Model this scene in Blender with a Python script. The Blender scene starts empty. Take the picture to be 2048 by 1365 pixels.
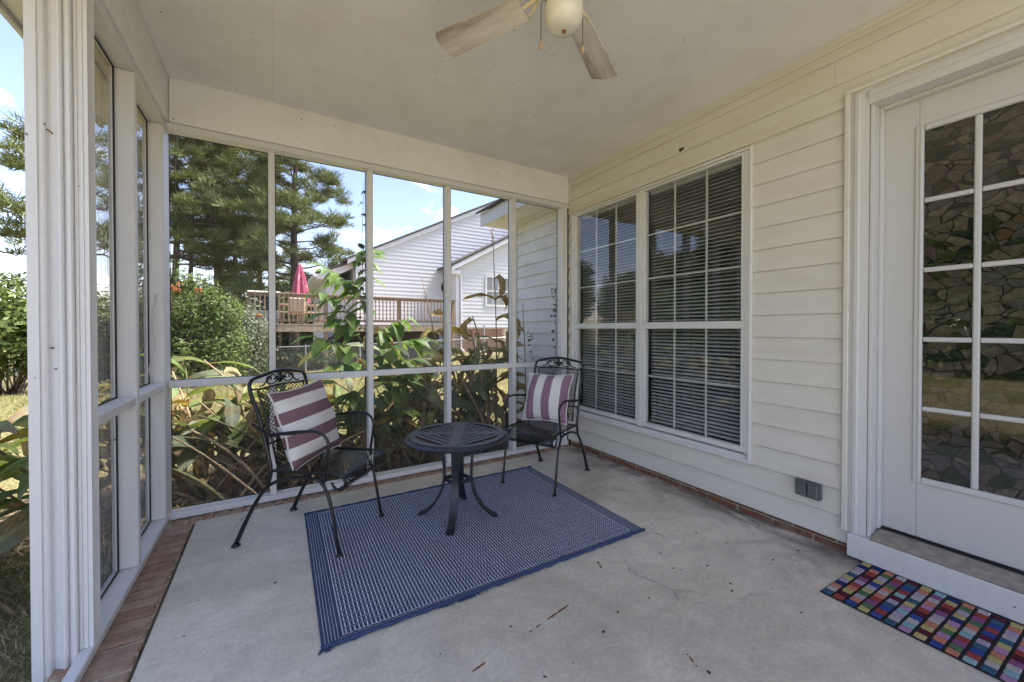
import bpy, math, random
import numpy as np
from mathutils import Vector, Matrix

S = bpy.context.scene
R = math.radians
PI = math.pi
random.seed(7)
rng = np.random.default_rng(7)
COL = S.collection

# ------------------------------------------------------------------ camera, sky, sun, exposure
cam_d = bpy.data.cameras.new("camera")
cam = bpy.data.objects.new("camera", cam_d)
COL.objects.link(cam)
cam.location = (0, 0, 1.15)
YAW, PITCH = R(30.97), R(0.602)
cam.rotation_euler = (math.pi / 2 - PITCH, 0, -YAW)
cam_d.sensor_width = 36.0
cam_d.lens = 36.0 * 789.76 / 2048.0
cam_d.shift_y = -16.2 / 2048.0
cam_d.clip_start = 0.02
cam_d.clip_end = 2000
S.camera = cam

SUN_EL, SUN_AZ = R(62), R(100)          # azimuth measured from +Y towards +X
world = bpy.data.worlds.new("World")
S.world = world
world.use_nodes = True
wt = world.node_tree
wt.nodes.clear()
def wn(t, **k):
    n = wt.nodes.new(t)
    for a, b in k.items():
        setattr(n, a, b)
    return n
w_out = wn("ShaderNodeOutputWorld")
w_bg = wn("ShaderNodeBackground")
w_bg.inputs["Strength"].default_value = 0.078
sky = wn("ShaderNodeTexSky", sky_type='NISHITA', sun_disc=False)
sky.sun_elevation = SUN_EL
sky.sun_rotation = SUN_AZ
sky.air_density = 1.0
sky.dust_density = 0.25
sky.ozone_density = 3.0
# fair-weather clouds all over the sky
w_tc = wn("ShaderNodeTexCoord")
w_sep = wn("ShaderNodeSeparateXYZ")
w_max = wn("ShaderNodeMath", operation='MAXIMUM'); w_max.inputs[1].default_value = 0.04
w_add = wn("ShaderNodeMath", operation='ADD'); w_add.inputs[1].default_value = 0.18
w_dx = wn("ShaderNodeMath", operation='DIVIDE')
w_dy = wn("ShaderNodeMath", operation='DIVIDE')
w_cmb = wn("ShaderNodeCombineXYZ"); w_cmb.inputs[2].default_value = 11.3
w_noise = wn("ShaderNodeTexNoise")
w_noise.inputs["Scale"].default_value = 2.3
w_noise.inputs["Detail"].default_value = 9
w_noise.inputs["Roughness"].default_value = 0.58
w_ramp = wn("ShaderNodeValToRGB")
w_ramp.color_ramp.elements[0].position = 0.60
w_ramp.color_ramp.elements[1].position = 0.72
w_mix = wn("ShaderNodeMixRGB")
w_mix.inputs[2].default_value = (7.0, 6.7, 6.5, 1)
L = wt.links.new
L(w_tc.outputs["Generated"], w_sep.inputs[0])
L(w_sep.outputs[2], w_max.inputs[0]); L(w_max.outputs[0], w_add.inputs[0])
L(w_sep.outputs[0], w_dx.inputs[0]); L(w_add.outputs[0], w_dx.inputs[1])
L(w_sep.outputs[1], w_dy.inputs[0]); L(w_add.outputs[0], w_dy.inputs[1])
L(w_dx.outputs[0], w_cmb.inputs[0]); L(w_dy.outputs[0], w_cmb.inputs[1])
L(w_cmb.outputs[0], w_noise.inputs["Vector"])
L(w_noise.outputs["Fac"], w_ramp.inputs[0])
L(w_ramp.outputs["Color"], w_mix.inputs[0])
w_tint = wn("ShaderNodeMixRGB", blend_type='MULTIPLY'); w_tint.inputs[0].default_value = 1.0; w_tint.inputs[2].default_value = (1.14, .935, .92, 1)
L(sky.outputs[0], w_tint.inputs[1]); L(w_tint.outputs[0], w_mix.inputs[1])
L(w_mix.outputs[0], w_bg.inputs["Color"])
L(w_bg.outputs[0], w_out.inputs["Surface"])

sun_d = bpy.data.lights.new("sun", 'SUN')
sun_d.energy = 3.0
sun_d.angle = R(18)
sun_d.color = (1.0, 0.95, 0.87)
sun = bpy.data.objects.new("sun", sun_d)
COL.objects.link(sun)
sv = Vector((math.sin(SUN_AZ) * math.cos(SUN_EL), math.cos(SUN_AZ) * math.cos(SUN_EL), math.sin(SUN_EL)))
sun.rotation_euler = (-sv).to_track_quat('-Z', 'Y').to_euler()
sun.location = (9, -3, 16)

S.view_settings.view_transform = 'Standard'
S.view_settings.look = 'None'
S.view_settings.gamma = 1.0
S.view_settings.exposure = 2.6
S.cycles.max_bounces = 8
S.cycles.diffuse_bounces = 5
S.cycles.glossy_bounces = 4
S.cycles.transparent_max_bounces = 16
S.cycles.transmission_bounces = 4
S.cycles.caustics_reflective = False
S.cycles.caustics_refractive = False
S.cycles.use_denoising = True
S.cycles.use_adaptive_sampling = True
S.cycles.adaptive_threshold = 0.02
S.cycles.sample_clamp_indirect = 6

# ------------------------------------------------------------------ material helpers
MATS = {}
class NT:
    def __init__(s, name):
        s.m = bpy.data.materials.new(name); s.m.use_nodes = True
        s.t = s.m.node_tree; s.t.nodes.clear()
        s.out = s.n("ShaderNodeOutputMaterial")
    def n(s, t, ins=None, **k):
        x = s.t.nodes.new(t)
        for a, b in k.items(): setattr(x, a, b)
        for a, b in (ins or {}).items():
            if hasattr(b, "default_value") or isinstance(b, bpy.types.NodeSocket): s.t.links.new(b, x.inputs[a])
            else: x.inputs[a].default_value = b
        return x
    def coord(s, kind="Object", scale=(1, 1, 1)):
        c = s.n("ShaderNodeTexCoord").outputs[kind]
        if scale == (1, 1, 1): return c
        return s.n("ShaderNodeMapping", {"Vector": c, "Scale": scale}).outputs[0]
    def pos(s, scale=(1, 1, 1)):
        c = s.n("ShaderNodeNewGeometry").outputs["Position"]
        return s.n("ShaderNodeMapping", {"Vector": c, "Scale": scale}).outputs[0]
    def noise(s, vec, scale, detail=4, rough=.55, dist=0):
        return s.n("ShaderNodeTexNoise", {"Vector": vec, "Scale": scale, "Detail": detail, "Roughness": rough, "Distortion": dist}).outputs["Fac"]
    def ramp(s, fac, stops, interp='LINEAR'):
        r = s.n("ShaderNodeValToRGB", {"Fac": fac})
        e = r.color_ramp.elements; r.color_ramp.interpolation = interp
        while len(e) > len(stops): e.remove(e[-1])
        while len(e) < len(stops): e.new(1)
        for i, (p, c) in enumerate(stops):
            e[i].position = p; e[i].color = (*c, 1) if len(c) == 3 else c
        return r.outputs["Color"]
    def mix(s, fac, a, b, mode='MIX'):
        x = s.n("ShaderNodeMixRGB", blend_type=mode)
        for i, v in enumerate((fac, a, b)):
            if isinstance(v, bpy.types.NodeSocket): s.t.links.new(v, x.inputs[i])
            elif i == 0: x.inputs[0].default_value = v
            else: x.inputs[i].default_value = (*v, 1) if len(v) == 3 else v
        return x.outputs[0]
    def math(s, op, a, b=0.0, c=None):
        x = s.n("ShaderNodeMath", operation=op)
        for i, v in enumerate((a, b) if c is None else (a, b, c)):
            if isinstance(v, bpy.types.NodeSocket): s.t.links.new(v, x.inputs[i])
            else: x.inputs[i].default_value = v
        return x.outputs[0]
    def bump(s, h, strength=.3, dist=.01):
        return s.n("ShaderNodeBump", {"Height": h, "Strength": strength, "Distance": dist}).outputs[0]
    def pbr(s, col, rough=.5, normal=None, spec=.5, metal=0.0, **k):
        p = s.n("ShaderNodeBsdfPrincipled")
        def put(name, v):
            if isinstance(v, bpy.types.NodeSocket): s.t.links.new(v, p.inputs[name])
            elif isinstance(v, tuple): p.inputs[name].default_value = (*v, 1) if len(v) == 3 else v
            else: p.inputs[name].default_value = v
        put("Base Color", col); put("Roughness", rough); put("Specular IOR Level", spec); put("Metallic", metal)
        if normal is not None: put("Normal", normal)
        for a, b in k.items(): put(a, b)
        s.t.links.new(p.outputs[0], s.out.inputs[0])
        return p
    def done(s, sh=None):
        if sh is not None: s.t.links.new(sh, s.out.inputs[0])
        return s.m

def mat(name):
    def deco(f):
        t = NT(name); f(t); MATS[name] = t.m
        return f
    return deco

def painted(name, col, rough=.45, dirt=(.45, .40, .32), amount=.25, grain=(1, 1, 1), bumpk=.15, specks=True):
    t = NT(name)
    p = t.pos(grain)
    n1 = t.noise(p, 3.0, 6, .6)
    c = t.mix(t.ramp(n1, [(.45, (0, 0, 0)), (.85, (amount,) * 3)]), col, dirt)
    n2 = t.noise(t.pos(), 55, 3, .6)
    c = t.mix(t.ramp(n2, [(.3, (.06,) * 3), (.6, (0, 0, 0))]), c, (.3, .27, .22))
    if specks:
        v = t.n("ShaderNodeTexVoronoi", {"Vector": t.pos(), "Scale": 9.0}).outputs["Distance"]
        c = t.mix(t.ramp(v, [(.0, (.8,) * 3), (.035, (.75,) * 3), (.05, (0, 0, 0))]), c, (.10, .08, .06))
    b = t.bump(t.noise(p, 40, 5, .6), bumpk, .004)
    t.pbr(c, rough, b, .4)
    MATS[name] = t.m

painted("white_paint", (.74, .735, .735), .42, (.60, .58, .54), .35, (6, 6, .8), .25)
painted("white_trim", (.64, .635, .62), .4, (.62, .58, .50), .3, (5, 1, 5), .15)
painted("ceiling_paint", (.87, .86, .85), .6, (.62, .57, .50), .45, (1, 1, 1), .1)
painted("door_paint", (.60, .595, .585), .38, (.60, .57, .50), .2, (1, 1, .4), .06, False)
painted("vinyl_siding", (.72, .69, .625), .38, (.58, .50, .37), .50, (.8, .8, 4), .12, False)
painted("wing_siding", (.80, .80, .79), .45, (.42, .40, .36), .55, (1.5, 1.5, 1.5), .15, False)
painted("neighbour_siding", (.66, .66, .66), .5, (.60, .60, .60), .2, (.3, .3, .3), .1, False)
painted("neighbour_trim", (.74, .74, .75), .5, (.5, .48, .45), .3, (1, 1, 1), .1, False)

@mat("concrete")
def _(t):
    p = t.pos()
    big = t.noise(p, 1.1, 7, .62, .6)
    c = t.ramp(big, [(.28, (.50, .44, .345)), (.45, (.66, .59, .475)), (.58, (.78, .71, .585)), (.75, (.68, .60, .465))])
    warm = t.ramp(t.noise(p, 2.3, 6, .6, .4), [(.52, (0, 0, 0)), (.75, (.55, .55, .55))])
    c = t.mix(warm, c, (.60, .52, .42))
    fine = t.ramp(t.noise(p, 60, 6, .7), [(.3, (.82,) * 3), (.7, (1.08,) * 3)])
    c = t.mix(1.0, c, fine, 'MULTIPLY')
    # trowel swirls
    sw = t.ramp(t.noise(t.pos((1, 1.5, 1)), 7, 6, .65, .8), [(.38, (.92,) * 3), (.62, (1.05,) * 3)])
    c = t.mix(1.0, c, sw, 'MULTIPLY')
    # white lime wash near the house wall, damp dark patch at its foot
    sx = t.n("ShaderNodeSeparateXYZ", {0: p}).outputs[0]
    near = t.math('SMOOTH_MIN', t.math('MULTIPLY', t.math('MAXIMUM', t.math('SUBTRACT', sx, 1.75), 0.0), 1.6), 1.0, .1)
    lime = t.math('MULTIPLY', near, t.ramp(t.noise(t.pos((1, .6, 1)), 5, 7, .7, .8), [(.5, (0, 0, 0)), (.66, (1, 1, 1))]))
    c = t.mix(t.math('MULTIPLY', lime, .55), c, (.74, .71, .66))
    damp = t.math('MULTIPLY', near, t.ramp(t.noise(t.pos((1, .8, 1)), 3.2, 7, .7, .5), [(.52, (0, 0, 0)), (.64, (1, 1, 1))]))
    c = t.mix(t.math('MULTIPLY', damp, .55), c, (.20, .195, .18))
    # white paint drips and dark specks
    v = t.n("ShaderNodeTexVoronoi", {"Vector": p, "Scale": 2.1}).outputs["Distance"]
    vn = t.math('ADD', v, t.math('MULTIPLY', t.noise(p, 45, 3), .03))
    c = t.mix(t.ramp(vn, [(0, (.7,) * 3), (.032, (.7,) * 3), (.04, (0, 0, 0))]), c, (.62, .61, .58))
    v2 = t.n("ShaderNodeTexVoronoi", {"Vector": t.pos((1.13, .9, 1)), "Scale": 5.3}).outputs["Distance"]
    vn2 = t.math('ADD', v2, t.math('MULTIPLY', t.noise(p, 60, 3), .04))
    c = t.mix(t.ramp(vn2, [(0, (.7,) * 3), (.016, (.6,) * 3), (.026, (0, 0, 0))]), c, (.24, .19, .14))
    wv = t.n("ShaderNodeVectorMath", {0: t.n("ShaderNodeTexNoise", {"Vector": p, "Scale": 2.5, "Detail": 5.0}).outputs["Color"]}, operation='SCALE'); wv.inputs["Scale"].default_value = .35
    pc_ = t.n("ShaderNodeVectorMath", {0: p, 1: wv.outputs[0]}, operation='ADD').outputs[0]
    ck = t.n("ShaderNodeTexVoronoi", {"Vector": pc_, "Scale": .62}, feature='DISTANCE_TO_EDGE').outputs["Distance"]
    ckm = t.math('MULTIPLY', t.ramp(ck, [(0, (1, 1, 1)), (.0012, (.8,) * 3), (.0035, (0, 0, 0))]), t.ramp(t.noise(p, 1.3, 3), [(.5, (0, 0, 0)), (.6, (.55,) * 3)]))
    c = t.mix(ckm, c, (.22, .19, .15))
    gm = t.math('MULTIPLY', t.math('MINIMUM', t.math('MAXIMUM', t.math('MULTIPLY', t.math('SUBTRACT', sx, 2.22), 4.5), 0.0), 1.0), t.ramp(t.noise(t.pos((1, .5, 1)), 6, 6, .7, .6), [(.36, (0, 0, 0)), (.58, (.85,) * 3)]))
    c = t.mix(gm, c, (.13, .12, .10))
    b = t.bump(t.noise(p, 90, 6, .65), .25, .004)
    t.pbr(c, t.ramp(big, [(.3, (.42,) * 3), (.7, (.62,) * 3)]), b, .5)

def simple(name, col, rough=.5, metal=0, spec=.5, nscale=20, var=.25, bumpk=.1, bdist=.003):
    t = NT(name)
    n = t.noise(t.coord(), nscale, 4, .6)
    c = t.mix(1.0, col, t.ramp(n, [(.25, (1 - var,) * 3), (.75, (1 + var,) * 3)]), 'MULTIPLY')
    t.pbr(c, rough, t.bump(n, bumpk, bdist), spec, metal)
    MATS[name] = t.m

def brick(name, a, b, scale=14):
    t = NT(name)
    rnd = t.n("ShaderNodeObjectInfo").outputs["Random"]
    c = t.mix(rnd, a, b)
    p = t.pos()
    c = t.mix(1.0, c, t.ramp(t.noise(p, scale, 6, .7), [(.25, (.55,) * 3), (.75, (1.35,) * 3)]), 'MULTIPLY')
    c = t.mix(t.ramp(t.noise(p, 7, 5, .65), [(.5, (0, 0, 0)), (.75, (.65,) * 3)]), c, (.33, .29, .24))
    c = t.mix(t.ramp(t.noise(p, 50, 4, .6), [(.58, (0, 0, 0)), (.7, (.6,) * 3)]), c, (.06, .05, .045))
    t.pbr(c, .85, t.bump(t.noise(p, 70, 6, .7), .8, .008), .2)
    MATS[name] = t.m
brick("ledge_brick", (.36, .215, .145), (.45, .32, .235))
brick("foundation_brick", (.28, .11, .06), (.22, .12, .08), 25)
simple("mortar", (.52, .45, .33), .9, 0, .2, 40, .35, .6, .006)
simple("dark_gap", (.025, .022, .02), .9)
simple("black_iron", (.012, .012, .013), .28, 0, .5, 60, .4, .12, .001)
simple("table_metal", (.022, .024, .032), .34, .1, .5, 30, .25, .05, .001)
simple("rubber", (.012, .012, .012), .7)
simple("screen_bead", (.03, .03, .03), .7)
simple("outlet_grey", (.13, .13, .135), .45, .2, .5, 20, .15)
simple("threshold_metal", (.34, .30, .25), .5, .35, .5, 30, .3)
simple("globe_glass", (.80, .75, .62), .18, 0, .5, 6, .06)
simple("fan_cream", (.70, .60, .40), .4, 0, .5, 12, .35)
simple("chain_brass", (.12, .08, .04), .4, .6)
simple("blind_white", (.55, .55, .54), .4, 0, .4, 5, .06)
simple("room_wall", (.30, .27, .24), .8)
simple("room_floor", (.10, .07, .05), .6)
simple("sofa_cloth", (.05, .045, .05), .9)
simple("lamp_shade", (.62, .40, .20), .8)
simple("lamp_base", (.50, .36, .22), .5)
simple("vinyl_window", (.70, .695, .67), .35, 0, .4, 6, .06)
simple("deck_wood", (.28, .20, .135), .8, 0, .2, 9, .35)
simple("deck_wood_pale", (.36, .28, .20), .8, 0, .2, 9, .3)
simple("shingle", (.10, .095, .095), .9, 0, .2, 25, .5, .6, .01)
simple("galvanised", (.42, .43, .44), .45, .6)
simple("bark", (.12, .09, .07), .95, 0, .1, 8, .6, 1.0, .05)
simple("twig", (.16, .11, .07), .9, 0, .1, 20, .4)
simple("dry_stem", (.36, .27, .17), .85, 0, .2, 25, .45)
simple("green_stem", (.16, .16, .07), .7, 0, .3, 25, .4)
simple("grey_plastic", (.20, .22, .25), .5)
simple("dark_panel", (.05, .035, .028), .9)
simple("tan_fabric", (.42, .32, .22), .9)
simple("cream_lid", (.68, .64, .56), .5)
simple("dark_glass", (.012, .014, .016), .08)
simple("clay_soil", (.19, .13, .085), .95, 0, .1, 6, .5, .8, .03)
simple("rust", (.23, .10, .035), .9, 0, .2, 60, .5)
simple("scrap", (.07, .045, .03), .9, 0, .2, 40, .6)

@mat("fan_blade")
def _(t):
    o = t.coord()
    s = t.n("ShaderNodeSeparateXYZ", {0: o})
    edge = t.math('MULTIPLY', t.math('ABSOLUTE', t.math('ADD', s.outputs[1], .02)), 12.0)
    n = t.noise(t.coord("Object", (1.2, 9, 1)), 5, 5, .6)
    g = t.math('ADD', t.math('MULTIPLY', edge, .35), t.math('MULTIPLY_ADD', n, .55, .22))
    g = t.math('ADD', g, t.math('MULTIPLY', s.outputs[0], .45))
    c = t.ramp(g, [(.52, (.84, .79, .71)), (.80, (.66, .59, .51)), (1.0, (.38, .31, .25))])
    t.pbr(c, .55, None, .3)

@mat("rug_blue")
def _(t):
    n = t.noise(t.pos(), 160, 3, .6)
    c = t.ramp(n, [(.3, (.055, .070, .125)), (.7, (.085, .108, .185))])
    c = t.mix(t.ramp(t.noise(t.pos(), 4, 5, .6), [(.5, (0, 0, 0)), (.8, (.35,) * 3)]), c, (.10, .11, .17))
    t.pbr(c, .95, t.bump(n, .6, .003), .1)
simple("rug_white", (.58, .60, .66), .95, 0, .1, 60, .25, .4, .002)
simple("rug_fray", (.05, .07, .14), .95, 0, .1, 90, .3, .5, .002)

def pillow_mat(name, axis, mauve, per, ph):
    t = NT(name)
    o = t.coord()
    s = t.n("ShaderNodeSeparateXYZ", {0: o}).outputs[axis]
    w = t.math('FRACT', t.math('ADD', t.math('DIVIDE', s, per), ph + 10))
    n = t.noise(o, 220, 2, .6)
    stripe = t.ramp(w, [(.0, (0, 0, 0)), (.5, (1, 1, 1))], 'CONSTANT')
    weave = t.ramp(n, [(.3, (.92,) * 3), (.7, (1.06,) * 3)])
    c = t.mix(stripe, mauve, (.70, .69, .66))
    c = t.mix(1.0, c, weave, 'MULTIPLY')
    t.pbr(c, .95, t.bump(t.noise(o, 11, 5, .6, .5), .6, .014), .1)
    MATS[name] = t.m
pillow_mat("pillow_stripes_across", 1, (.21, .125, .15), .128, .75)
pillow_mat("pillow_stripes_upright", 0, (.28, .17, .235), .134, .0)
simple("piping", (.68, .66, .62), .9, 0, .1, 90, .1)

BLOCKS = dict(teal=(.05, .13, .20), cream=(.52, .45, .43), coral=(.62, .22, .13), navy=(.025, .04, .16), yellow=(.52, .44, .16), red=(.38, .06, .045),
              maroon=(.11, .02, .035), violet=(.28, .09, .22), lilac=(.45, .36, .45), green=(.10, .20, .09), pink=(.48, .25, .42), aqua=(.28, .47, .48), blue=(.035, .075, .30))
for k, c in BLOCKS.items():
    simple("block_" + k, tuple(.8 * v + .04 * sum(c) / 3 for v in c), .9, 0, .15, 120, .3, .4, .002)

def fres(t, f0, normal=None):
    lw = t.n("ShaderNodeLayerWeight", {"Blend": .5})
    if normal is not None: t.t.links.new(normal, lw.inputs["Normal"])
    p = t.math('POWER', lw.outputs["Facing"], 5.0)
    return t.math('ADD', t.math('MULTIPLY', p, 1 - f0), f0)
@mat("window_glass")
def _(t):
    g = t.n("ShaderNodeBsdfGlossy", {"Color": (1, 1, 1, 1), "Roughness": .0})
    tr = t.n("ShaderNodeBsdfTransparent", {"Color": (.86, .88, .88, 1)})
    m = t.n("ShaderNodeMixShader", {0: fres(t, .085), 1: tr.outputs[0], 2: g.outputs[0]})
    t.done(m.outputs[0])

@mat("clear_vinyl")
def _(t):
    nz = t.noise(t.pos((6, 6, .8)), 3, 4, .5, .6)
    b = t.bump(nz, .35, .03)
    g = t.n("ShaderNodeBsdfGlossy", {"Color": (.9, .9, .9, 1), "Roughness": .12, "Normal": b})
    tr = t.n("ShaderNodeBsdfTransparent", {"Color": (.58, .55, .50, 1)})
    m = t.n("ShaderNodeMixShader", {0: fres(t, .03, b), 1: tr.outputs[0], 2: g.outputs[0]})
    t.done(m.outputs[0])

@mat("insect_screen")
def _(t):
    d = t.n("ShaderNodeBsdfDiffuse", {"Color": (.10, .10, .10, 1)})
    tr = t.n("ShaderNodeBsdfTransparent", {"Color": (1, 1, 1, 1)})
    m = t.n("ShaderNodeMixShader", {0: .25, 1: tr.outputs[0], 2: d.outputs[0]})
    t.done(m.outputs[0])

@mat("stained_glass")
def _(t):
    p = t.pos((0, 1, 1))
    wob = t.n("ShaderNodeTexNoise", {"Vector": p, "Scale": 4.0, "Detail": 2.0}).outputs["Color"]
    pv = t.n("ShaderNodeVectorMath", {0: p}, operation='ADD')
    sc = t.n("ShaderNodeVectorMath", {0: wob}, operation='SCALE'); sc.inputs["Scale"].default_value = .16
    t.t.links.new(sc.outputs[0], pv.inputs[1])
    mp = t.n("ShaderNodeMapping", {"Vector": pv.outputs[0], "Scale": (1, .8, 1.25), "Rotation": (.5, 0, 0)}).outputs[0]
    ve = t.n("ShaderNodeTexVoronoi", {"Vector": mp, "Scale": 18.0}, feature='DISTANCE_TO_EDGE').outputs["Distance"]
    vc = t.n("ShaderNodeTexVoronoi", {"Vector": mp, "Scale": 18.0}).outputs["Color"]
    sepc = t.n("ShaderNodeSeparateColor", {0: vc})
    z = t.n("ShaderNodeSeparateXYZ", {0: p}).outputs[2]
    zone = t.math('ADD', t.math('MULTIPLY', sepc.outputs[0], .75), t.math('MULTIPLY', t.noise(p, 2.2, 2), .45))
    c = t.ramp(zone, [(0, (.03, .045, .02)), (.2, (.12, .10, .085)), (.38, (.05, .055, .03)), (.5, (.13, .095, .085)), (.62, (.105, .095, .10)), (.75, (.15, .125, .10)), (.9, (.025, .045, .03)), (1, (.13, .08, .045))], 'CONSTANT')
    c = t.mix(1.0, c, t.ramp(t.noise(p, 40, 4, .7), [(.3, (.6,) * 3), (.7, (1.3,) * 3)]), 'MULTIPLY')
    c = t.mix(1.0, c, (.55, .57, .50), 'MULTIPLY')
    c = t.mix(t.ramp(ve, [(0, (1, 1, 1)), (.028, (1, 1, 1)), (.05, (0, 0, 0))]), c, (.016, .013, .010))
    t.pbr(c, .0, None, .7)

def leaf_mat(name, stops, spot=None, trans=.35, rough=.45, gloss=.06, island=False):
    t = NT(name)
    if island: r = t.n("ShaderNodeNewGeometry").outputs["Random Per Island"]
    else: r = t.n("ShaderNodeObjectInfo").outputs["Random"]
    c = t.ramp(r, stops)
    p = t.pos()
    if spot:
        sp = t.ramp(t.noise(p, spot[1], 5, .65), [(spot[2], (0, 0, 0)), (spot[2] + .1, (.9,) * 3)])
        c = t.mix(sp, c, spot[0])
    c = t.mix(1.0, c, t.ramp(t.noise(p, 25, 3, .6), [(.3, (.75,) * 3), (.7, (1.2,) * 3)]), 'MULTIPLY')
    if name.startswith("ginger"):      # midrib, parallel veins and browned tips
        so = t.n("ShaderNodeSeparateXYZ", {0: t.coord()})
        ax_ = t.math('ABSOLUTE', so.outputs[0])
        c = t.mix(t.ramp(ax_, [(0, (.45,) * 3), (.003, (.4,) * 3), (.0055, (0, 0, 0))]), c, (.42, .44, .22))
        vein = t.math('SINE', t.math('ADD', t.math('MULTIPLY', ax_, 520.0), t.math('MULTIPLY', so.outputs[1], -190.0)))
        c = t.mix(1.0, c, t.ramp(vein, [(0, (.84,) * 3), (1, (1.08,) * 3)]), 'MULTIPLY')
        tipf = t.math('ADD', t.math('MULTIPLY', t.math('SUBTRACT', so.outputs[1], .27), 7.0), t.math('MULTIPLY', t.math('SUBTRACT', t.noise(p, 16, 4), .5), 2.2))
        edge = t.math('ADD', t.math('MULTIPLY', t.math('SUBTRACT', ax_, .036), 60.0), t.math('MULTIPLY', t.math('SUBTRACT', t.noise(p, 22, 4), .55), 2.5))
        c = t.mix(t.ramp(t.math('MAXIMUM', tipf, edge), [(.15, (0, 0, 0)), (.6, (.85,) * 3)]), c, (.30, .19, .09))
    d = t.n("ShaderNodeBsdfDiffuse", {"Color": c})
    tl = t.n("ShaderNodeBsdfTranslucent", {"Color": t.mix(1.0, c, (1.25, 1.25, .7), 'MULTIPLY')})
    m = t.n("ShaderNodeMixShader", {0: trans, 1: d.outputs[0], 2: tl.outputs[0]})
    g = t.n("ShaderNodeBsdfGlossy", {"Color": (1, 1, 1, 1), "Roughness": rough})
    m2 = t.n("ShaderNodeMixShader", {0: gloss, 1: m.outputs[0], 2: g.outputs[0]})
    t.done(m2.outputs[0]); MATS[name] = t.m
leaf_mat("ginger_green", [(0, (.14, .21, .055)), (.5, (.21, .28, .08)), (1, (.29, .32, .12))], ((.30, .20, .07), 7, .57), .4, .6, .03)
leaf_mat("ginger_pale", [(0, (.17, .21, .12)), (1, (.24, .28, .17))], ((.30, .20, .09), 6, .55), .4, .6, .03)
leaf_mat("ginger_yellow", [(0, (.33, .24, .05)), (1, (.42, .30, .07))], ((.24, .10, .035), 8, .50), .4, .6, .02)
leaf_mat("ginger_brown", [(0, (.32, .19, .09)), (.5, (.45, .31, .18)), (1, (.56, .43, .28))], ((.22, .12, .06), 9, .57), .25, .8, .01)
leaf_mat("sapling_leaf", [(0, (.11, .21, .04)), (.6, (.17, .28, .06)), (1, (.24, .33, .09))], None, .45, .5, .04)
leaf_mat("vine_leaf", [(0, (.035, .07, .015)), (1, (.07, .12, .03))], None, .3)
leaf_mat("needle", [(0, (.08, .105, .035)), (.5, (.13, .165, .052)), (.85, (.19, .22, .075)), (1, (.27, .19, .085))], None, .2, .6, .03, True)
leaf_mat("shrub_dark", [(0, (.035, .06, .016)), (.6, (.065, .10, .028)), (1, (.10, .13, .04))], None, .3, .6, .015, True)
leaf_mat("shrub_bright", [(0, (.06, .10, .02)), (.6, (.105, .155, .035)), (1, (.18, .22, .06))], None, .35, .6, .015, True)
leaf_mat("shrub_grey", [(0, (.10, .13, .075)), (.6, (.15, .18, .105)), (1, (.22, .24, .15))], None, .3, .6, .03, True)
leaf_mat("grass_blade", [(0, (.12, .16, .045)), (.35, (.18, .20, .07)), (.6, (.28, .25, .11)), (1, (.38, .32, .18))], None, .3, .6, .02, True)
leaf_mat("grass_near", [(0, (.20, .23, .08)), (.4, (.34, .30, .16)), (1, (.55, .46, .30))], None, .3, .6, .02, True)
leaf_mat("trumpet_flower", [(0, (.48, .13, .05)), (1, (.55, .20, .07))], None, .3, .6, .02, True)
leaf_mat("straw", [(0, (.28, .19, .11)), (1, (.48, .38, .25))], None, .1, .8, .01, True)
leaf_mat("pink_canvas", [(0, (.50, .12, .20)), (1, (.50, .12, .20))], ((.62, .38, .43), 2.2, .52), .25, .8, .02)

@mat("lawn")
def _(t):
    p = t.pos()
    c = t.ramp(t.noise(p, .45, 8, .65), [(.3, (.13, .135, .05)), (.48, (.22, .19, .085)), (.62, (.30, .245, .125)), (.78, (.17, .165, .06))])
    c = t.mix(1.0, c, t.ramp(t.noise(p, 30, 5, .7), [(.3, (.6,) * 3), (.7, (1.25,) * 3)]), 'MULTIPLY')
    c = t.mix(t.ramp(t.noise(p, 1.7, 6, .6), [(.58, (0, 0, 0)), (.72, (.7,) * 3)]), c, (.20, .13, .08))
    t.pbr(c, .95, t.bump(t.noise(p, 60, 5, .7), .8, .03), .1)

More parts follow.
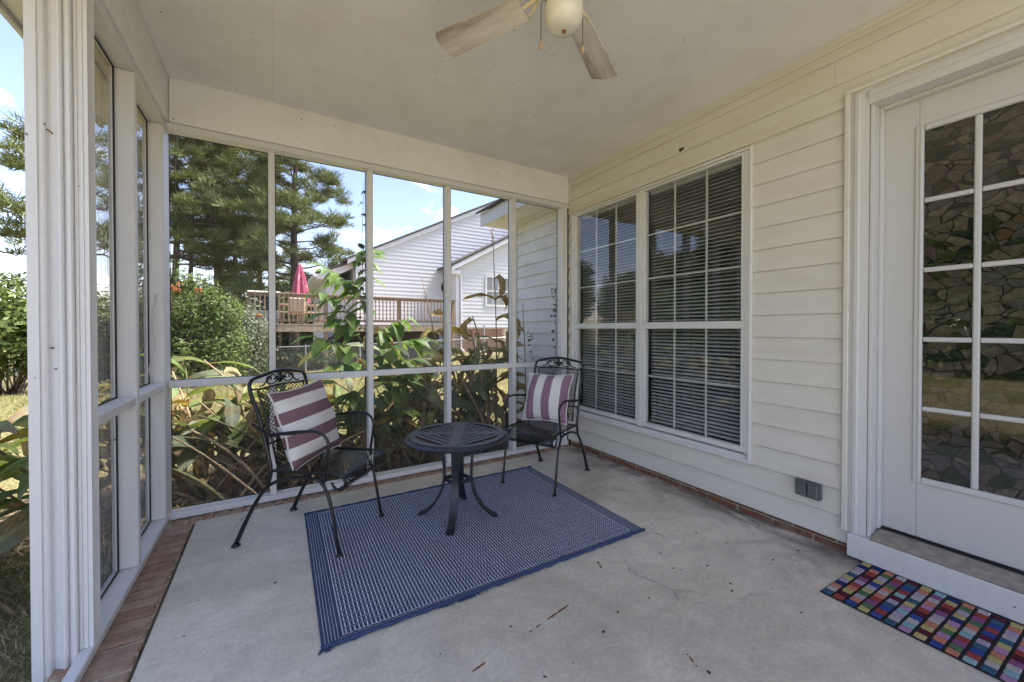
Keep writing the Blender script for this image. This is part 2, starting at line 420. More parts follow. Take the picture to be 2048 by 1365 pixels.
# ------------------------------------------------------------------ mesh helpers
class MB:
    def __init__(s): s.v = []; s.f = []
    def add(s, vs, fs):
        o = len(s.v); s.v += [tuple(v) for v in vs]; s.f += [tuple(i + o for i in f) for f in fs]; return s
    def box(s, x0, x1, y0, y1, z0, z1):
        vs = [(x, y, z) for z in (z0, z1) for y in (y0, y1) for x in (x0, x1)]
        return s.add(vs, [(0, 2, 3, 1), (4, 5, 7, 6), (0, 1, 5, 4), (2, 6, 7, 3), (0, 4, 6, 2), (1, 3, 7, 5)])
    def bbox(s, x0, x1, y0, y1, z0, z1, b=.004):
        """box with chamfered edges"""
        b = min(b, (x1 - x0) * .45, (y1 - y0) * .45, (z1 - z0) * .45)
        vs = []; 
        cs = [(x, y, z) for z in (0, 1) for y in (0, 1) for x in (0, 1)]
        lo, hi = (x0, y0, z0), (x1, y1, z1)
        idx = {}
        for c in cs:
            for ax in range(3):
                p = []
                for a in range(3):
                    e = hi[a] if c[a] else lo[a]
                    if a != ax: e += -b if c[a] else b
                    p.append(e)
                idx[(c, ax)] = len(vs); vs.append(tuple(p))
        fs = []
        for ax in range(3):
            o = [a for a in range(3) if a != ax]
            for sd in (0, 1):
                q = []
                for (u, w) in ((0, 0), (1, 0), (1, 1), (0, 1)):
                    c = [0, 0, 0]; c[ax] = sd; c[o[0]] = u; c[o[1]] = w
                    q.append(idx[(tuple(c), ax)])
                flip = (sd == 0) ^ (ax == 1)
                fs.append(tuple(q[::-1]) if flip else tuple(q))
        for ax in range(3):       # edges along ax
            o = [a for a in range(3) if a != ax]
            for u in (0, 1):
                for w in (0, 1):
                    c0 = [0, 0, 0]; c0[o[0]] = u; c0[o[1]] = w
                    c1 = list(c0); c1[ax] = 1
                    c0, c1 = tuple(c0), tuple(c1)
                    fs.append((idx[(c0, o[0])], idx[(c1, o[0])], idx[(c1, o[1])], idx[(c0, o[1])]))
        for c in cs: fs.append((idx[(c, 0)], idx[(c, 1)], idx[(c, 2)]))
        return s.add(vs, fs)
    def tube(s, pts, r, n=8, closed=False, cap=True):
        pts = [Vector(p) for p in pts]; m = len(pts)
        rs = r if isinstance(r, (list, tuple)) else [r] * m
        o = len(s.v); prev = None
        for i, p in enumerate(pts):
            if closed: d = pts[(i + 1) % m] - pts[i - 1]
            else: d = pts[min(i + 1, m - 1)] - pts[max(i - 1, 0)]
            d.normalize()
            if prev is None:
                a = Vector((0, 0, 1)) if abs(d.z) < .9 else Vector((1, 0, 0))
                u = d.cross(a).normalized()
            else: u = (prev - d * prev.dot(d)).normalized()
            prev = u; w = d.cross(u)
            for k in range(n):
                t = 2 * math.pi * k / n
                q = p + (u * math.cos(t) + w * math.sin(t)) * rs[i]
                s.v.append(tuple(q))
        for i in range(m if closed else m - 1):
            for k in range(n):
                a = o + i * n + k; b = o + i * n + (k + 1) % n
                c = o + ((i + 1) % m) * n + (k + 1) % n; d2 = o + ((i + 1) % m) * n + k
                s.f.append((a, b, c, d2))
        if cap and not closed:
            s.f.append(tuple(o + k for k in range(n))[::-1]); s.f.append(tuple(o + (m - 1) * n + k for k in range(n)))
        return s
    def lathe(s, prof, n=32, c=(0, 0, 0)):
        o = len(s.v); m = len(prof)
        for r, z in prof:
            for k in range(n):
                t = 2 * math.pi * k / n
                s.v.append((c[0] + r * math.cos(t), c[1] + r * math.sin(t), c[2] + z))
        for i in range(m - 1):
            for k in range(n):
                s.f.append((o + i * n + k, o + i * n + (k + 1) % n, o + (i + 1) * n + (k + 1) % n, o + (i + 1) * n + k))
        s.f.append(tuple(o + k for k in range(n))[::-1]); s.f.append(tuple(o + (m - 1) * n + k for k in range(n)))
        return s
    def prism(s, poly, a, b, axis=2):
        """extrude 2-D polygon along axis from a to b"""
        n = len(poly)
        def P(u, v, w): return {2: (u, v, w), 1: (u, w, v), 0: (w, u, v)}[axis]
        vs = [P(u, v, a) for u, v in poly] + [P(u, v, b) for u, v in poly]
        fs = [tuple(range(n))[::-1], tuple(range(n, 2 * n))] + [(i, (i + 1) % n, n + (i + 1) % n, n + i) for i in range(n)]
        return s.add(vs, fs)
    def ribbon(s, pts, nrm, w):
        """flat ribbon along pts in the surface with normals nrm"""
        pts = [Vector(p) for p in pts]; o = len(s.v); m = len(pts)
        for i, p in enumerate(pts):
            d = (pts[min(i + 1, m - 1)] - pts[max(i - 1, 0)]).normalized()
            sd = d.cross(nrm[i]).normalized() * (w / 2)
            s.v.append(tuple(p - sd)); s.v.append(tuple(p + sd))
        for i in range(m - 1): s.f.append((o + 2 * i, o + 2 * i + 1, o + 2 * i + 3, o + 2 * i + 2))
        return s
    def mesh(s, name, m, smooth=False):
        me = bpy.data.meshes.new(name); me.from_pydata(s.v, [], s.f); me.update()
        if smooth: me.polygons.foreach_set("use_smooth", [True] * len(me.polygons))
        me.materials.append(MATS[m])
        return me
    def build(s, name, m, parent=None, smooth=False, kind=None, world=True):
        if parent is not None and world:
            o = parent_loc(parent)
            s.v = [(x - o[0], y - o[1], z - o[2]) for x, y, z in s.v]
        return link(name, s.mesh(name, m, smooth), parent, kind)

def parent_loc(p):
    l = Vector((0, 0, 0))
    while p is not None: l += p.location; p = p.parent
    return l
def link(name, me, parent=None, kind=None, loc=None, rot=None):
    o = bpy.data.objects.new(name, me); COL.objects.link(o)
    if parent is not None: o.parent = parent
    if kind: o["kind"] = kind
    if loc is not None: o.location = loc
    if rot is not None: o.rotation_euler = rot
    return o
def tag(o, label, cat, group=None, kind=None):
    o["label"] = label; o["category"] = cat
    if group: o["group"] = group
    if kind: o["kind"] = kind
    return o
def thing(name, label, cat, loc=(0, 0, 0), rz=0, group=None, kind=None):
    o = bpy.data.objects.new(name, None); COL.objects.link(o)
    o.location = loc; o.rotation_euler = (0, 0, rz); o.empty_display_size = .1
    return tag(o, label, cat, group, kind)
def copy_tree(o, parent=None):
    c = o.copy(); COL.objects.link(c); c.parent = parent
    for ch in list(o.children): copy_tree(ch, c)
    return c
def np_mesh(name, V, F, m, smooth=False):
    me = bpy.data.meshes.new(name)
    V = np.asarray(V, np.float32); F = np.asarray(F, np.int32); k = F.shape[1]
    me.vertices.add(len(V)); me.vertices.foreach_set("co", V.ravel())
    me.loops.add(F.size); me.loops.foreach_set("vertex_index", F.ravel())
    me.polygons.add(len(F)); me.polygons.foreach_set("loop_start", np.arange(0, F.size, k, dtype=np.int32))
    me.polygons.foreach_set("loop_total", np.full(len(F), k, np.int32))
    if smooth: me.polygons.foreach_set("use_smooth", np.ones(len(F), bool))
    me.materials.append(MATS[m]); me.update(calc_edges=True)
    return me
def smooth_pts(pts, sub=4, closed=False):
    """Catmull-Rom through pts"""
    P = [Vector(p) for p in pts]; n = len(P); out = []
    rngi = range(n if closed else n - 1)
    for i in rngi:
        p0 = P[i - 1] if (closed or i > 0) else P[0] * 2 - P[1]
        p1 = P[i]; p2 = P[(i + 1) % n]
        p3 = P[(i + 2) % n] if (closed or i + 2 < n) else p2 * 2 - p1
        for k in range(sub):
            t = k / sub
            out.append(.5 * ((2 * p1) + (p2 - p0) * t + (2 * p0 - 5 * p1 + 4 * p2 - p3) * t * t + (3 * p1 - p0 - 3 * p2 + p3) * t ** 3))
    if not closed: out.append(P[-1])
    return out
FW = np.array([math.sin(YAW), math.cos(YAW)]); RT = np.array([math.cos(YAW), -math.sin(YAW)])
def ground_z(x, y):
    x = np.asarray(x, float); y = np.asarray(y, float)
    lat = x * RT[0] + y * RT[1]; dep = x * FW[0] + y * FW[1]
    base = np.clip(.15 + .075 * (lat + 1.2), -1.3, .12)
    w = np.clip((dep - 4.2) / 8.5, 0, 1); w = w * w * (3 - 2 * w)
    return -.12 * (1 - w) + w * base + .02 * np.sin(x * 1.3) * np.cos(y * 1.1)
def place(latratio, d):
    """ground point at lateral ratio (px-1024)/790 and depth d"""
    p = FW * d + RT * latratio * d
    return float(p[0]), float(p[1]), float(ground_z(p[0], p[1]))
def px(x, d): return place((x - 1024) / 789.76, d)

# ------------------------------------------------------------------ ground
def build_ground():
    ax = np.unique(np.concatenate([np.arange(-12, 14.01, .5), np.arange(-40, 44.01, 4), [-400, -200, -100, -70, 70, 100, 200, 400]]))
    ay = np.unique(np.concatenate([np.arange(-4, 20.01, .5), np.arange(-40, 60.01, 4), [-400, -200, -100, 80, 120, 200, 400]]))
    X, Y = np.meshgrid(ax, ay); Z = ground_z(X, Y)
    V = np.stack([X.ravel(), Y.ravel(), Z.ravel()], 1)
    n = len(ax); i = np.arange(len(ay) - 1)[:, None] * n + np.arange(n - 1)[None, :]
    F = np.stack([i, i + 1, i + 1 + n, i + n], -1).reshape(-1, 4)
    g = link("ground", np_mesh("ground", V, F, "lawn", True))
    tag(g, "dry yellow-green lawn sloping around the porch and the neighbouring yard", "ground", kind="structure")
build_ground()

# ------------------------------------------------------------------ porch floor, brick ledge
XL, YB, XH, ZC = -.55, 3.06, 2.495, 2.632
sl = MB().bbox(-.412, 2.62, -2.6, 2.987, -.35, 0, .006).build("porch_slab", "concrete")
tag(sl, "worn grey concrete porch floor with rust marks and stains", "floor", kind="structure")
led = thing("brick_ledge", "weathered red-brown brick edging along the porch screens", "brick edging", (-.5, 2, 0), kind="structure")
MB().box(-.655, -.424, -.6, 3.16, -.3, -.006).build("mortar_bed", "mortar", led)
MB().box(-.423, 2.52, 2.989, 3.16, -.3, -.006).build("mortar_bed", "mortar", led)
bm_var = []
for k in range(4):
    b = MB().bbox(-.112, .112, -.0292, .0292, -.05, .004, .006)
    b.v = [(x + random.uniform(-.0025, .0025), y + random.uniform(-.0025, .0025), z + random.uniform(-.002, .002)) for x, y, z in b.v]
    bm_var.append(b.mesh("brick", "ledge_brick"))
y = 2.94
while y > -.3:
    link("brick", random.choice(bm_var), led, loc=(-.537 + .5 + random.uniform(-.003, .003), y - 2, random.uniform(-.003, .002)), rot=(0, 0, random.uniform(-.015, .015)))
    y -= .0735
x = -.50
while x < 2.47:
    link("brick", random.choice(bm_var), led, loc=(x + .5, 3.103 - 2 + random.uniform(-.003, .003), random.uniform(-.003, .002)), rot=(0, 0, math.pi / 2 + random.uniform(-.015, .015)))
    x += .0735
# rust streaks, leaf scraps and grit lying on the concrete
def floor_scraps():
    deb = MB()
    for i in range(46):
        x, y = random.uniform(-.3, 2.4), random.uniform(.7, 2.9)
        if .1 < x < 1.85 and 1.5 < y < 2.8: continue
        if x > 1.95 and y < .85: continue
        a = random.uniform(0, 6.28); l = random.uniform(.003, .009); w = l * random.uniform(.3, .7)
        pts = []
        for k in range(7):
            t = 6.283 * k / 7
            pts.append((x + math.cos(t) * l * math.cos(a) - math.sin(t) * w * math.sin(a), y + math.cos(t) * l * math.sin(a) + math.sin(t) * w * math.cos(a), .001 + random.uniform(0, .004)))
        deb.add(pts + [(x, y, .006)], [(k, (k + 1) % 7, 7) for k in range(7)])
    tag(deb.build("floor_scraps", "scrap"), "small dark leaf scraps scattered over the concrete floor", "debris", kind="stuff")
    rs = MB()
    def streak(x0, y0, x1, y1, w, n=14, gap=0.0):
        for i in range(n):
            if random.random() < gap: continue
            t0, t1 = i / n, (i + 1.02) / n
            dx, dy = x1 - x0, y1 - y0; l = math.hypot(dx, dy); nx, ny = -dy / l, dx / l
            w0, w1 = w * random.uniform(.5, 1.1), w * random.uniform(.5, 1.1)
            a = (x0 + dx * t0, y0 + dy * t0); b = (x0 + dx * t1, y0 + dy * t1)
            rs.add([(a[0] - nx * w0, a[1] - ny * w0, .0012), (a[0] + nx * w0, a[1] + ny * w0, .0012), (b[0] + nx * w1, b[1] + ny * w1, .0012), (b[0] - nx * w1, b[1] - ny * w1, .0012)], [(0, 1, 2, 3)])
    def P(u, v):
        a = (u - 1024) / 789.76; c = (658.2 - v) / 789.76
        d = -1.15 / c
        return FW[0] * d + RT[0] * a * d, FW[1] * d + RT[1] * a * d
    streak(*P(1137, 1216), *P(1093, 1246), .0042, 16, .05)
    streak(*P(1085, 1252), *P(1052, 1276), .004, 10, .5)
    streak(*P(1311, 1068), *P(1330, 1077), .004, 8)
    streak(*P(1196, 1127), *P(1204, 1140), .006, 5, .1)
    streak(*P(945, 1350), *P(970, 1332), .004, 8, .2)
    streak(*P(1375, 1312), *P(1397, 1340), .004, 10, .4)
    for u, v in ((1323, 1110), (1350, 1141), (1418, 1136), (1550, 1124), (1468, 1187), (1395, 1069), (1238, 1230), (1465, 1172)):
        x, y = P(u, v); streak(x - .008, y, x + .008, y + .004, .005, 3)
    streak(*P(1225, 985), *P(1240, 982), .005, 6, .2); streak(*P(1170, 988), *P(1215, 972), .004, 10, .4)
    tag(rs.build("rust_marks", "rust"), "orange-brown rust marks on the concrete floor", "rust marks", kind="stuff")
floor_scraps()

# ------------------------------------------------------------------ porch frame
def piece(par, name, x0, x1, y0, y1, z0, z1, m="white_paint", b=.004):
    return MB().bbox(x0, x1, y0, y1, z0, z1, b).build(name, m, par)
ZS, ZM0, ZM1, ZH0, ZH1 = .043, .795, .835, 2.333, 2.372
YO = YB + .09
bw = thing("back_screen_wall", "white wooden screen wall with three slim uprights facing the yard", "screen wall", (1, YB, 0))
MUL = [-.034, .593, 1.214, 1.846]
piece(bw, "sill", XL + .002, 2.49, YB - .004, YO, .006, ZS)
piece(bw, "header", XL + .002, 2.49, YB - .003, YO, ZH0, ZH1)
edges = [XL] + MUL + [2.405]
for k, x in enumerate(MUL): piece(bw, "mullion", x, x + .038, YB, YO - .002, ZS + .001, ZH0 - .001)
piece(bw, "post", 2.405, 2.475, YB + .002, YO - .002, ZS + .001, ZH0 - .001)
for k in range(5):
    a = edges[k] + (.039 if k else .003); b = edges[k + 1] - .001
    piece(bw, "mid_rail", a, b, YB + .003, YO - .004, ZM0, ZM1)
    for z0, z1 in ((ZS, ZM0), (ZM1, ZH0)):
        sc = MB(); yy = YO - .012
        sc.add([(a, yy, z0), (b, yy, z0), (b, yy, z1), (a, yy, z1)], [(0, 1, 2, 3)]).build("screen", "insect_screen", bw)
        bd = MB(); w = .004
        for (p, q, r, s_) in ((a, b, z0, z0 + w), (a, b, z1 - w, z1), (a, a + w, z0, z1), (b - w, b, z0, z1)):
            bd.box(p, q, yy - .004, yy - .001, r, s_)
        bd.build("screen_bead", "screen_bead", bw)
sw = thing("side_screen_wall", "white wooden screen wall with film panes beside the open doorway", "screen wall", (XL, 2.5, 0))
XO = XL - .09
piece(sw, "sill", XO - .005, XL + .004, 1.992, 3.05, .006, ZS - .002); piece(sw, "threshold", -.5835, XL + .004, .9, 1.9915, .006, ZS - .002)
piece(sw, "header", XO, XL + .003, -.45, YO, ZH0 + .001, ZH1 - .001)
piece(sw, "corner_post", XO, XL, 3.004, YO, ZS, ZH0)
piece(sw, "post", XO, XL + .001, 2.463, 2.501, ZS, ZH0)
prof = [(-.549, 1.925), (-.558, 1.925), (-.559, 1.929), (-.561, 1.929), (-.562, 1.925), (-.571, 1.925), (-.572, 1.929), (-.574, 1.929), (-.575, 1.925), (-.583, 1.925),
        (-.584, 1.912), (-.588, 1.908), (-.594, 1.908), (-.600, 1.914), (-.606, 1.923), (-.607, 1.911), (-.611, 1.907), (-.616, 1.908), (-.624, 1.916), (-.634, 1.922),
        (-.643, 1.926), (-.645, 1.909), (-.650, 1.905), (-.659, 1.905), (-.660, 1.898), (-.686, 1.898), (-.686, 1.99), (-.549, 1.99)]
MB().prism(prof[:10][::-1] + [(-.549, 1.99), (-.583, 1.99)][::-1], ZS - .001, ZH0 + .002).build("door_jamb", "white_paint", sw)
MB().prism((prof[10:26] + [(-.686, 1.99), (-.584, 1.99)])[::-1], -.3, ZH0 + .002).build("door_casing", "white_paint", sw)
# nails and hook
MB().tube([(-.632, 1.921, 1.80), (-.632, 1.895, 1.80), (-.636, 1.890, 1.80)], .0022, 6).build("hook", "rust", sw)
MB().tube([(-.636, 1.923, 1.085), (-.636, 1.905, 1.087)], .0025, 6).build("nail", "screen_bead", sw)
MB().tube([(-.628, 1.92, 1.016), (-.628, 1.905, 1.016)], .002, 6).build("nail", "screen_bead", sw)
for a, b in ((1.992, 2.462), (2.502, 3.003)):
    piece(sw, "mid_rail", XO + .004, XL - .002, a, b, ZM0, ZM1)
    for z0, z1 in ((ZS, ZM0), (ZM1, ZH0)):
        n, mz = 8, 14; vs = []; fs = []
        for j in range(mz + 1):
            for i in range(n + 1):
                u, v = i / n, j / mz
                e = math.sin(math.pi * u) * math.sin(math.pi * v)
                vs.append((XO + .012 + e * .008 * math.sin(5 * u + 7 * v + a * 3), a + (b - a) * u, z0 + (z1 - z0) * v))
        for j in range(mz):
            for i in range(n):
                q = j * (n + 1) + i; fs.append((q, q + 1, q + n + 2, q + n + 1))
        MB().add(vs, fs).build("film_pane", "clear_vinyl", sw, True)
        bd = MB(); w = .006
        for (p, q, r, s_) in ((a, a + w, z0, z1), (b - w, b, z0, z1), (a, b, z0, z0 + w), (a, b, z1 - w, z1)):
            bd.box(XO + .018, XO + .024, p, q, r, s_)
        bd.build("pane_bead", "screen_bead", sw)
# a loose strip of torn film hanging beside the corner post
MB().tube(smooth_pts([(-.585, 2.999, 1.35), (-.60, 2.992, 1.2), (-.59, 2.985, 1.05), (-.615, 2.99, .92), (-.60, 2.995, .84)], 5), .0035, 5).build("torn_film", "white_trim", sw, True)

bb = thing("porch_beam", "painted white box beam above the back screens", "beam", (1, YB, ZH1))
MB().bbox(-.53, 2.485, 3.042, 3.20, ZH1 + .001, ZC + .02, .004).build("beam_box", "ceiling_paint", bb)
bl = thing("porch_beam", "painted white box beam above the side doorway with outer soffit", "beam", (XL, 1, ZH1))
MB().bbox(-.70, -.532, -.45, 3.20, ZH1 + .001, ZC + .02, .004).build("beam_box", "ceiling_paint", bl)
MB().bbox(-.862, -.702, -.45, 3.27, 2.36, 2.39, .003).build("soffit", "ceiling_paint", bl)
MB().bbox(-.885, -.8625, -.45, 3.27, 2.34, 2.52, .003).build("fascia", "white_trim", bl)
MB().bbox(2.470, 2.492, 3.020, 3.041, 2.37, ZC - .001, .002).build("corner_bead", "white_trim", bb)

cl = thing("ceiling", "smooth off-white panelled porch ceiling with fine seams", "ceiling", (1, 1, ZC), kind="structure")
for a, b in ((-.531, -.0004), (.0004, 1.2496), (1.2504, 2.4945)):
    MB().bbox(a, b, -.45, 3.041, ZC, ZC + .012, .0012).build("ceiling_panel", "ceiling_paint", cl)
MB().box(-.53, 2.49, -.45, 3.04, ZC + .0125, ZC + .0205).build("batten_backing", "ceiling_paint", cl)
MB().box(-.88, 2.6, -.5, 3.28, ZC + .021, ZC + .16).build("unseen_porch_roof", "shingle", cl)  # unseen porch roof added for shade, cut short at the rear for skylight

# ------------------------------------------------------------------ house wall with separate siding boards
WY0, WY1, WZ0, WZ1 = 1.305, 2.992, .325, 2.258
DY1, DZ1 = .832, 2.312
hw = thing("house_wall", "cream lap-siding house wall with window and door", "wall", (XH, 1.5, 0), kind="structure")
EXPO = .130
def board(par, y0, y1, z0, z1, za, zb, xw, m):
    """one lap board of course za..zb cut to z0..z1; bottom edge stands proud"""
    def xf(z): return xw - .014 * (1 - (z - za) / (zb - za)) - .002
    pr = [(xw + .012, z0), (xf(z0) + .003, z0), (xf(z0), z0 + .003), (xf(z1), z1 - .0005), (xw + .012, z1 - .0005)]
    b = MB().prism(pr, y0, y1, 1)
    b.f = [f[::-1] for f in b.f]
    return b.build("siding_board", m, par)
zz = .060
while zz < ZC - .05:
    z1 = min(zz + EXPO, ZC - .005)
    segs = []
    for (z0, z1_) in ((zz, z1),):
        cuts = sorted({z0, z1_} | {c for c in (WZ0, WZ1, DZ1) if z0 + .004 < c < z1_ - .004})
        spans = {}
        for a, b in zip(cuts[:-1], cuts[1:]):
            mid = (a + b) / 2
            ys = [(-2.5, 3.055)]
            if WZ0 < mid < WZ1: ys = [(-2.5, WY0 - .001), (WY1 + .001, 3.055)]
            if mid < DZ1: ys = [(max(y0, DY1 + .001), y1) for y0, y1 in ys if y1 > DY1]
            for y in ys:
                if y in spans and spans[y][1] == a: spans[y] = (spans[y][0], b)
                else: spans[y] = (a, b)
        segs += [(y, s) for y, s in spans.items()]
    for (y0, y1), (a, b) in segs:
        if y0 < 0 and y1 > 2:      # long boards are lapped at a butt joint
            j = random.choice((.52, .9, 1.9)) if a > 2.3 else None
            if j:
                board(hw, y0, j - .001, a, b, zz, z1, XH, "vinyl_siding"); board(hw, j, y1, a, b, zz, z1, XH - .0015, "vinyl_siding"); continue
        board(hw, y0, y1, a, b, zz, z1, XH, "vinyl_siding")
    zz += EXPO
MB().prism([(XH + .01, 2.585), (XH - .020, 2.585), (XH - .022, 2.600), (XH - .010, 2.605), (XH - .028, 2.6305), (XH + .01, 2.6305)][::-1], -2.5, 3.04, 1).build("crown_trim", "vinyl_siding", hw)
bk = MB()      # sheathing behind the boards
for (y0, y1, z0, z1) in ((-2.5, 3.16, DZ1, 2.9), (DY1, 3.16, .06, WZ0), (DY1, WY0, WZ0, DZ1), (WY1, 3.16, WZ0, DZ1), (WY0, WY1, WZ1, DZ1), (-2.5, -.30, .06, DZ1)):
    bk.box(XH + .0125, XH + .09, y0, y1, z0, z1)
bk.build("sheathing", "room_wall", hw)
y = 3.05
fb = [MB().bbox(0, .09, -.098, .098, -.02, .026, .003).mesh("brick", "foundation_brick"), MB().bbox(0, .09, -.098, .098, .034, .057, .003).mesh("brick", "foundation_brick")]
MB().box(2.517, 2.60, DY1 - .01, 3.06, -.05, .0592).build("foundation_mortar", "mortar", hw)
k = 0
for row, off in ((0, 0), (1, .1)):
    y = 2.95 + off
    while y > .75:
        if y < 3.0: link("brick", fb[row], hw, loc=(2.508 - XH + random.uniform(0, .004), y - 1.5, random.uniform(-.001, .001)))
        y -= .206
# wing wall beyond the porch
ww = thing("house_wall", "mildewed white lap-siding wall past the corner screen", "wall", (XH, 3.6, 0), kind="structure")
zz = .06
while zz < 2.40:
    board(ww, 3.162, 4.02, zz, min(zz + EXPO, 2.415), zz, zz + EXPO, XH, "wing_siding"); zz += EXPO
MB().bbox(XH - .022, XH + .08, 4.021, 4.10, .05, 2.415, .003).build("corner_board", "neighbour_trim", ww)
MB().bbox(XH - .03, XH - .004, 3.20, 4.02, 2.37, 2.4155, .003).build("frieze", "neighbour_trim", ww)
MB().box(XH + .013, XH + .09, 3.162, 4.09, -.3, 2.9).build("sheathing", "room_wall", ww)
MB().box(XH + .0, XH + .09, 3.162, 4.09, -.3, .055).build("foundation", "foundation_brick", ww)
rf = thing("house_roof", "dark shingle eave with white soffit above the side wall", "roof", (2.4, 4, 2.42))
MB().bbox(2.20, XH + .1, 3.21, 4.36, 2.417, 2.432, .002).build("soffit", "ceiling_paint", rf)
MB().bbox(2.175, 2.1995, 3.21, 4.385, 2.405, 2.56, .003).build("fascia", "neighbour_trim", rf)
MB().prism([(2.20, 2.43), (7.2, 4.9), (7.2, 5.05), (2.20, 2.58)][::-1], 4.3605, 4.385, 1).build("rake_board", "neighbour_trim", rf)
for k in range(14):      # shingle courses
    x0 = 2.13 + k * .16; z0 = 2.562 + k * .08
    q = MB().prism([(x0, z0), (x0 + .2, z0 + .098), (x0 + .2, z0 + .112), (x0, z0 + .016)][::-1], 3.21 - (0 if k > 0 else 0), 4.42, 1)
    q.v = [(a + random.uniform(-.004, .004), b + random.uniform(-.006, .006), c + random.uniform(-.002, .002)) for a, b, c in q.v]
    q.build("shingle_course", "shingle", rf)
MB().prism([(4.3, 3.60), (7.2, 5.05), (10.5, 3.4), (10.5, 3.2), (7.2, 4.85), (4.3, 3.4)][::-1], -6, 4.40, 1).build("unseen_shade_roof", "shingle", rf)  # unseen main roof mass, added so the house casts shade
MB().prism([(2.55, 2.98), (4.3, 3.67), (4.3, 3.5), (2.55, 2.80)][::-1], -6, 3.205, 1).build("unseen_shade_roof", "shingle", rf)  # unseen lower roof slope, likewise added to block the sun

# the room behind the window
rm = thing("room", "dim brown living room behind the window blinds", "room", (4, 2, .1), kind="structure")
MB().box(2.59, 6.2, -1.2, 4.085, .0, .1).build("room_floor", "room_floor", rm)
MB().box(2.59, 6.2, -1.2, 4.085, 2.61, 2.7).build("room_ceiling", "room_wall", rm)
MB().box(6.2, 6.3, -1.2, 4.085, .0, 2.7).build("room_wall", "room_wall", rm)
MB().box(2.59, 6.2, -1.3, -1.2, .0, 2.7).build("room_wall", "room_wall", rm)
MB().box(2.59, 6.2, 3.99, 4.085, .0, 2.7).build("room_wall", "room_wall", rm)
lp = thing("table_lamp", "tan shaded table lamp seen through the far window blinds", "lamp", (3.0, 2.75, .1))
MB().lathe([(.14, 1.03), (.115, 1.22), (.11, 1.22), (.135, 1.03)], 24, (3.0, 2.75, .1)).build("lamp_shade", "lamp_shade", lp, True)
MB().lathe([(.07, .62), (.07, .64), (.02, .66), (.05, .74), (.06, .82), (.03, .92), (.012, .96), (.01, 1.1)], 20, (3.0, 2.75, .1)).build("lamp_base", "lamp_base", lp, True)
MB().bbox(2.78, 3.2, 2.5, 3.0, .68, .72, .005).build("side_table_top", "room_floor", lp)
for a in (2.82, 3.15):
    for b in (2.54, 2.95): MB().box(a, a + .03, b, b + .03, .1, .68).build("side_table_leg", "room_floor", lp)
so = thing("armchair", "dark upholstered armchair behind the near window blinds", "armchair", (3.4, 1.8, .1))
MB().bbox(3.05, 3.85, 1.4, 2.2, .12, .55, .06).build("seat", "sofa_cloth", so)
MB().bbox(3.05, 3.85, 1.22, 1.42, .12, .72, .06).build("armrest", "sofa_cloth", so)
MB().bbox(3.05, 3.85, 2.18, 2.38, .12, .72, .06).build("armrest", "sofa_cloth", so)
MB().bbox(3.7, 3.95, 1.4, 2.2, .5, 1.1, .08).build("backrest", "sofa_cloth", so)

# ------------------------------------------------------------------ twin window
wd = thing("window", "white twin window with grid bars and closed-frame blinds", "window", (XH, 2.15, WZ0))
m = "vinyl_window"
def wp(name, y0, y1, z0, z1, x0, x1, mm=m, b=.003): return MB().bbox(x0, x1, y0, y1, z0, z1, b).build(name, mm, wd)
xo = XH - .024
wp("casing", WY0, WY0 + .018, WZ0, WZ1, xo - .006, XH + .01); wp("casing", WY1 - .018, WY1, WZ0, WZ1, xo - .006, XH + .01)
wp("casing", WY0 + .0185, WY1 - .0185, WZ1 - .018, WZ1, xo - .006, XH + .01); wp("casing", WY0 + .0185, WY1 - .0185, WZ0, WZ0 + .018, xo - .006, XH + .01)
MB().prism([(XH + .02, WZ0 + .019), (xo - .004, WZ0 + .019), (xo - .004, WZ0 + .030), (xo + .006, WZ0 + .034), (xo + .006, WZ0 + .045), (XH + .02, WZ0 + .052)][::-1], WY0 + .019, WY1 - .019, 1).build("sill", m, wd)
UN = [(1.345, 2.140), (2.178, 2.955)]
zb, zt = .385, 2.238
wp("mullion", 2.1405, 2.1775, WZ0 + .053, zt, xo, XH + .06)
wp("jamb", WY0 + .0185, 1.3445, WZ0 + .053, zt, xo, XH + .06); wp("jamb", 2.9555, WY1 - .0185, WZ0 + .053, zt, xo, XH + .06)
for (a, b) in UN:
    rail = 1.150
    wp("bottom_rail", a, b, zb, zb + .032, xo + .004, XH + .03); wp("top_rail", a, b, zt - .016, zt, xo + .004, XH + .03)
    wp("meeting_rail", a, b, rail, rail + .05, xo + .002, XH + .03)
    for s0, s1 in ((a, a + .026), (b - .026, b)):
        wp("sash_stile", s0, s1, zb + .0325, rail - .0005, xo + .004, XH + .03); wp("sash_stile", s0, s1, rail + .0505, zt - .0165, xo + .004, XH + .03)
    g0, g1 = a + .0265, b - .0265
    for z0, z1, rows in ((zb + .033, rail - .001, 2), (rail + .051, zt - .017, 3)):
        MB().add([(XH + .005, g1, z0), (XH + .005, g0, z0), (XH + .005, g0, z1), (XH + .005, g1, z1)], [(0, 1, 2, 3)]).build("pane", "window_glass", wd)
        for i in (1, 2):
            yy = g0 + (g1 - g0) * i / 3
            wp("muntin", yy - .007, yy + .007, z0, z1, XH + .009, XH + .017, m, .002)
        for j in range(1, rows):
            zj = z0 + (z1 - z0) * j / rows
            for i in range(3):
                p = g0 + (g1 - g0) * i / 3 + (.0072 if i else 0); q = g0 + (g1 - g0) * (i + 1) / 3 - (.0072 if i < 2 else 0)
                wp("muntin", p, q, zj - .007, zj + .007, XH + .009, XH + .017, m, .002)
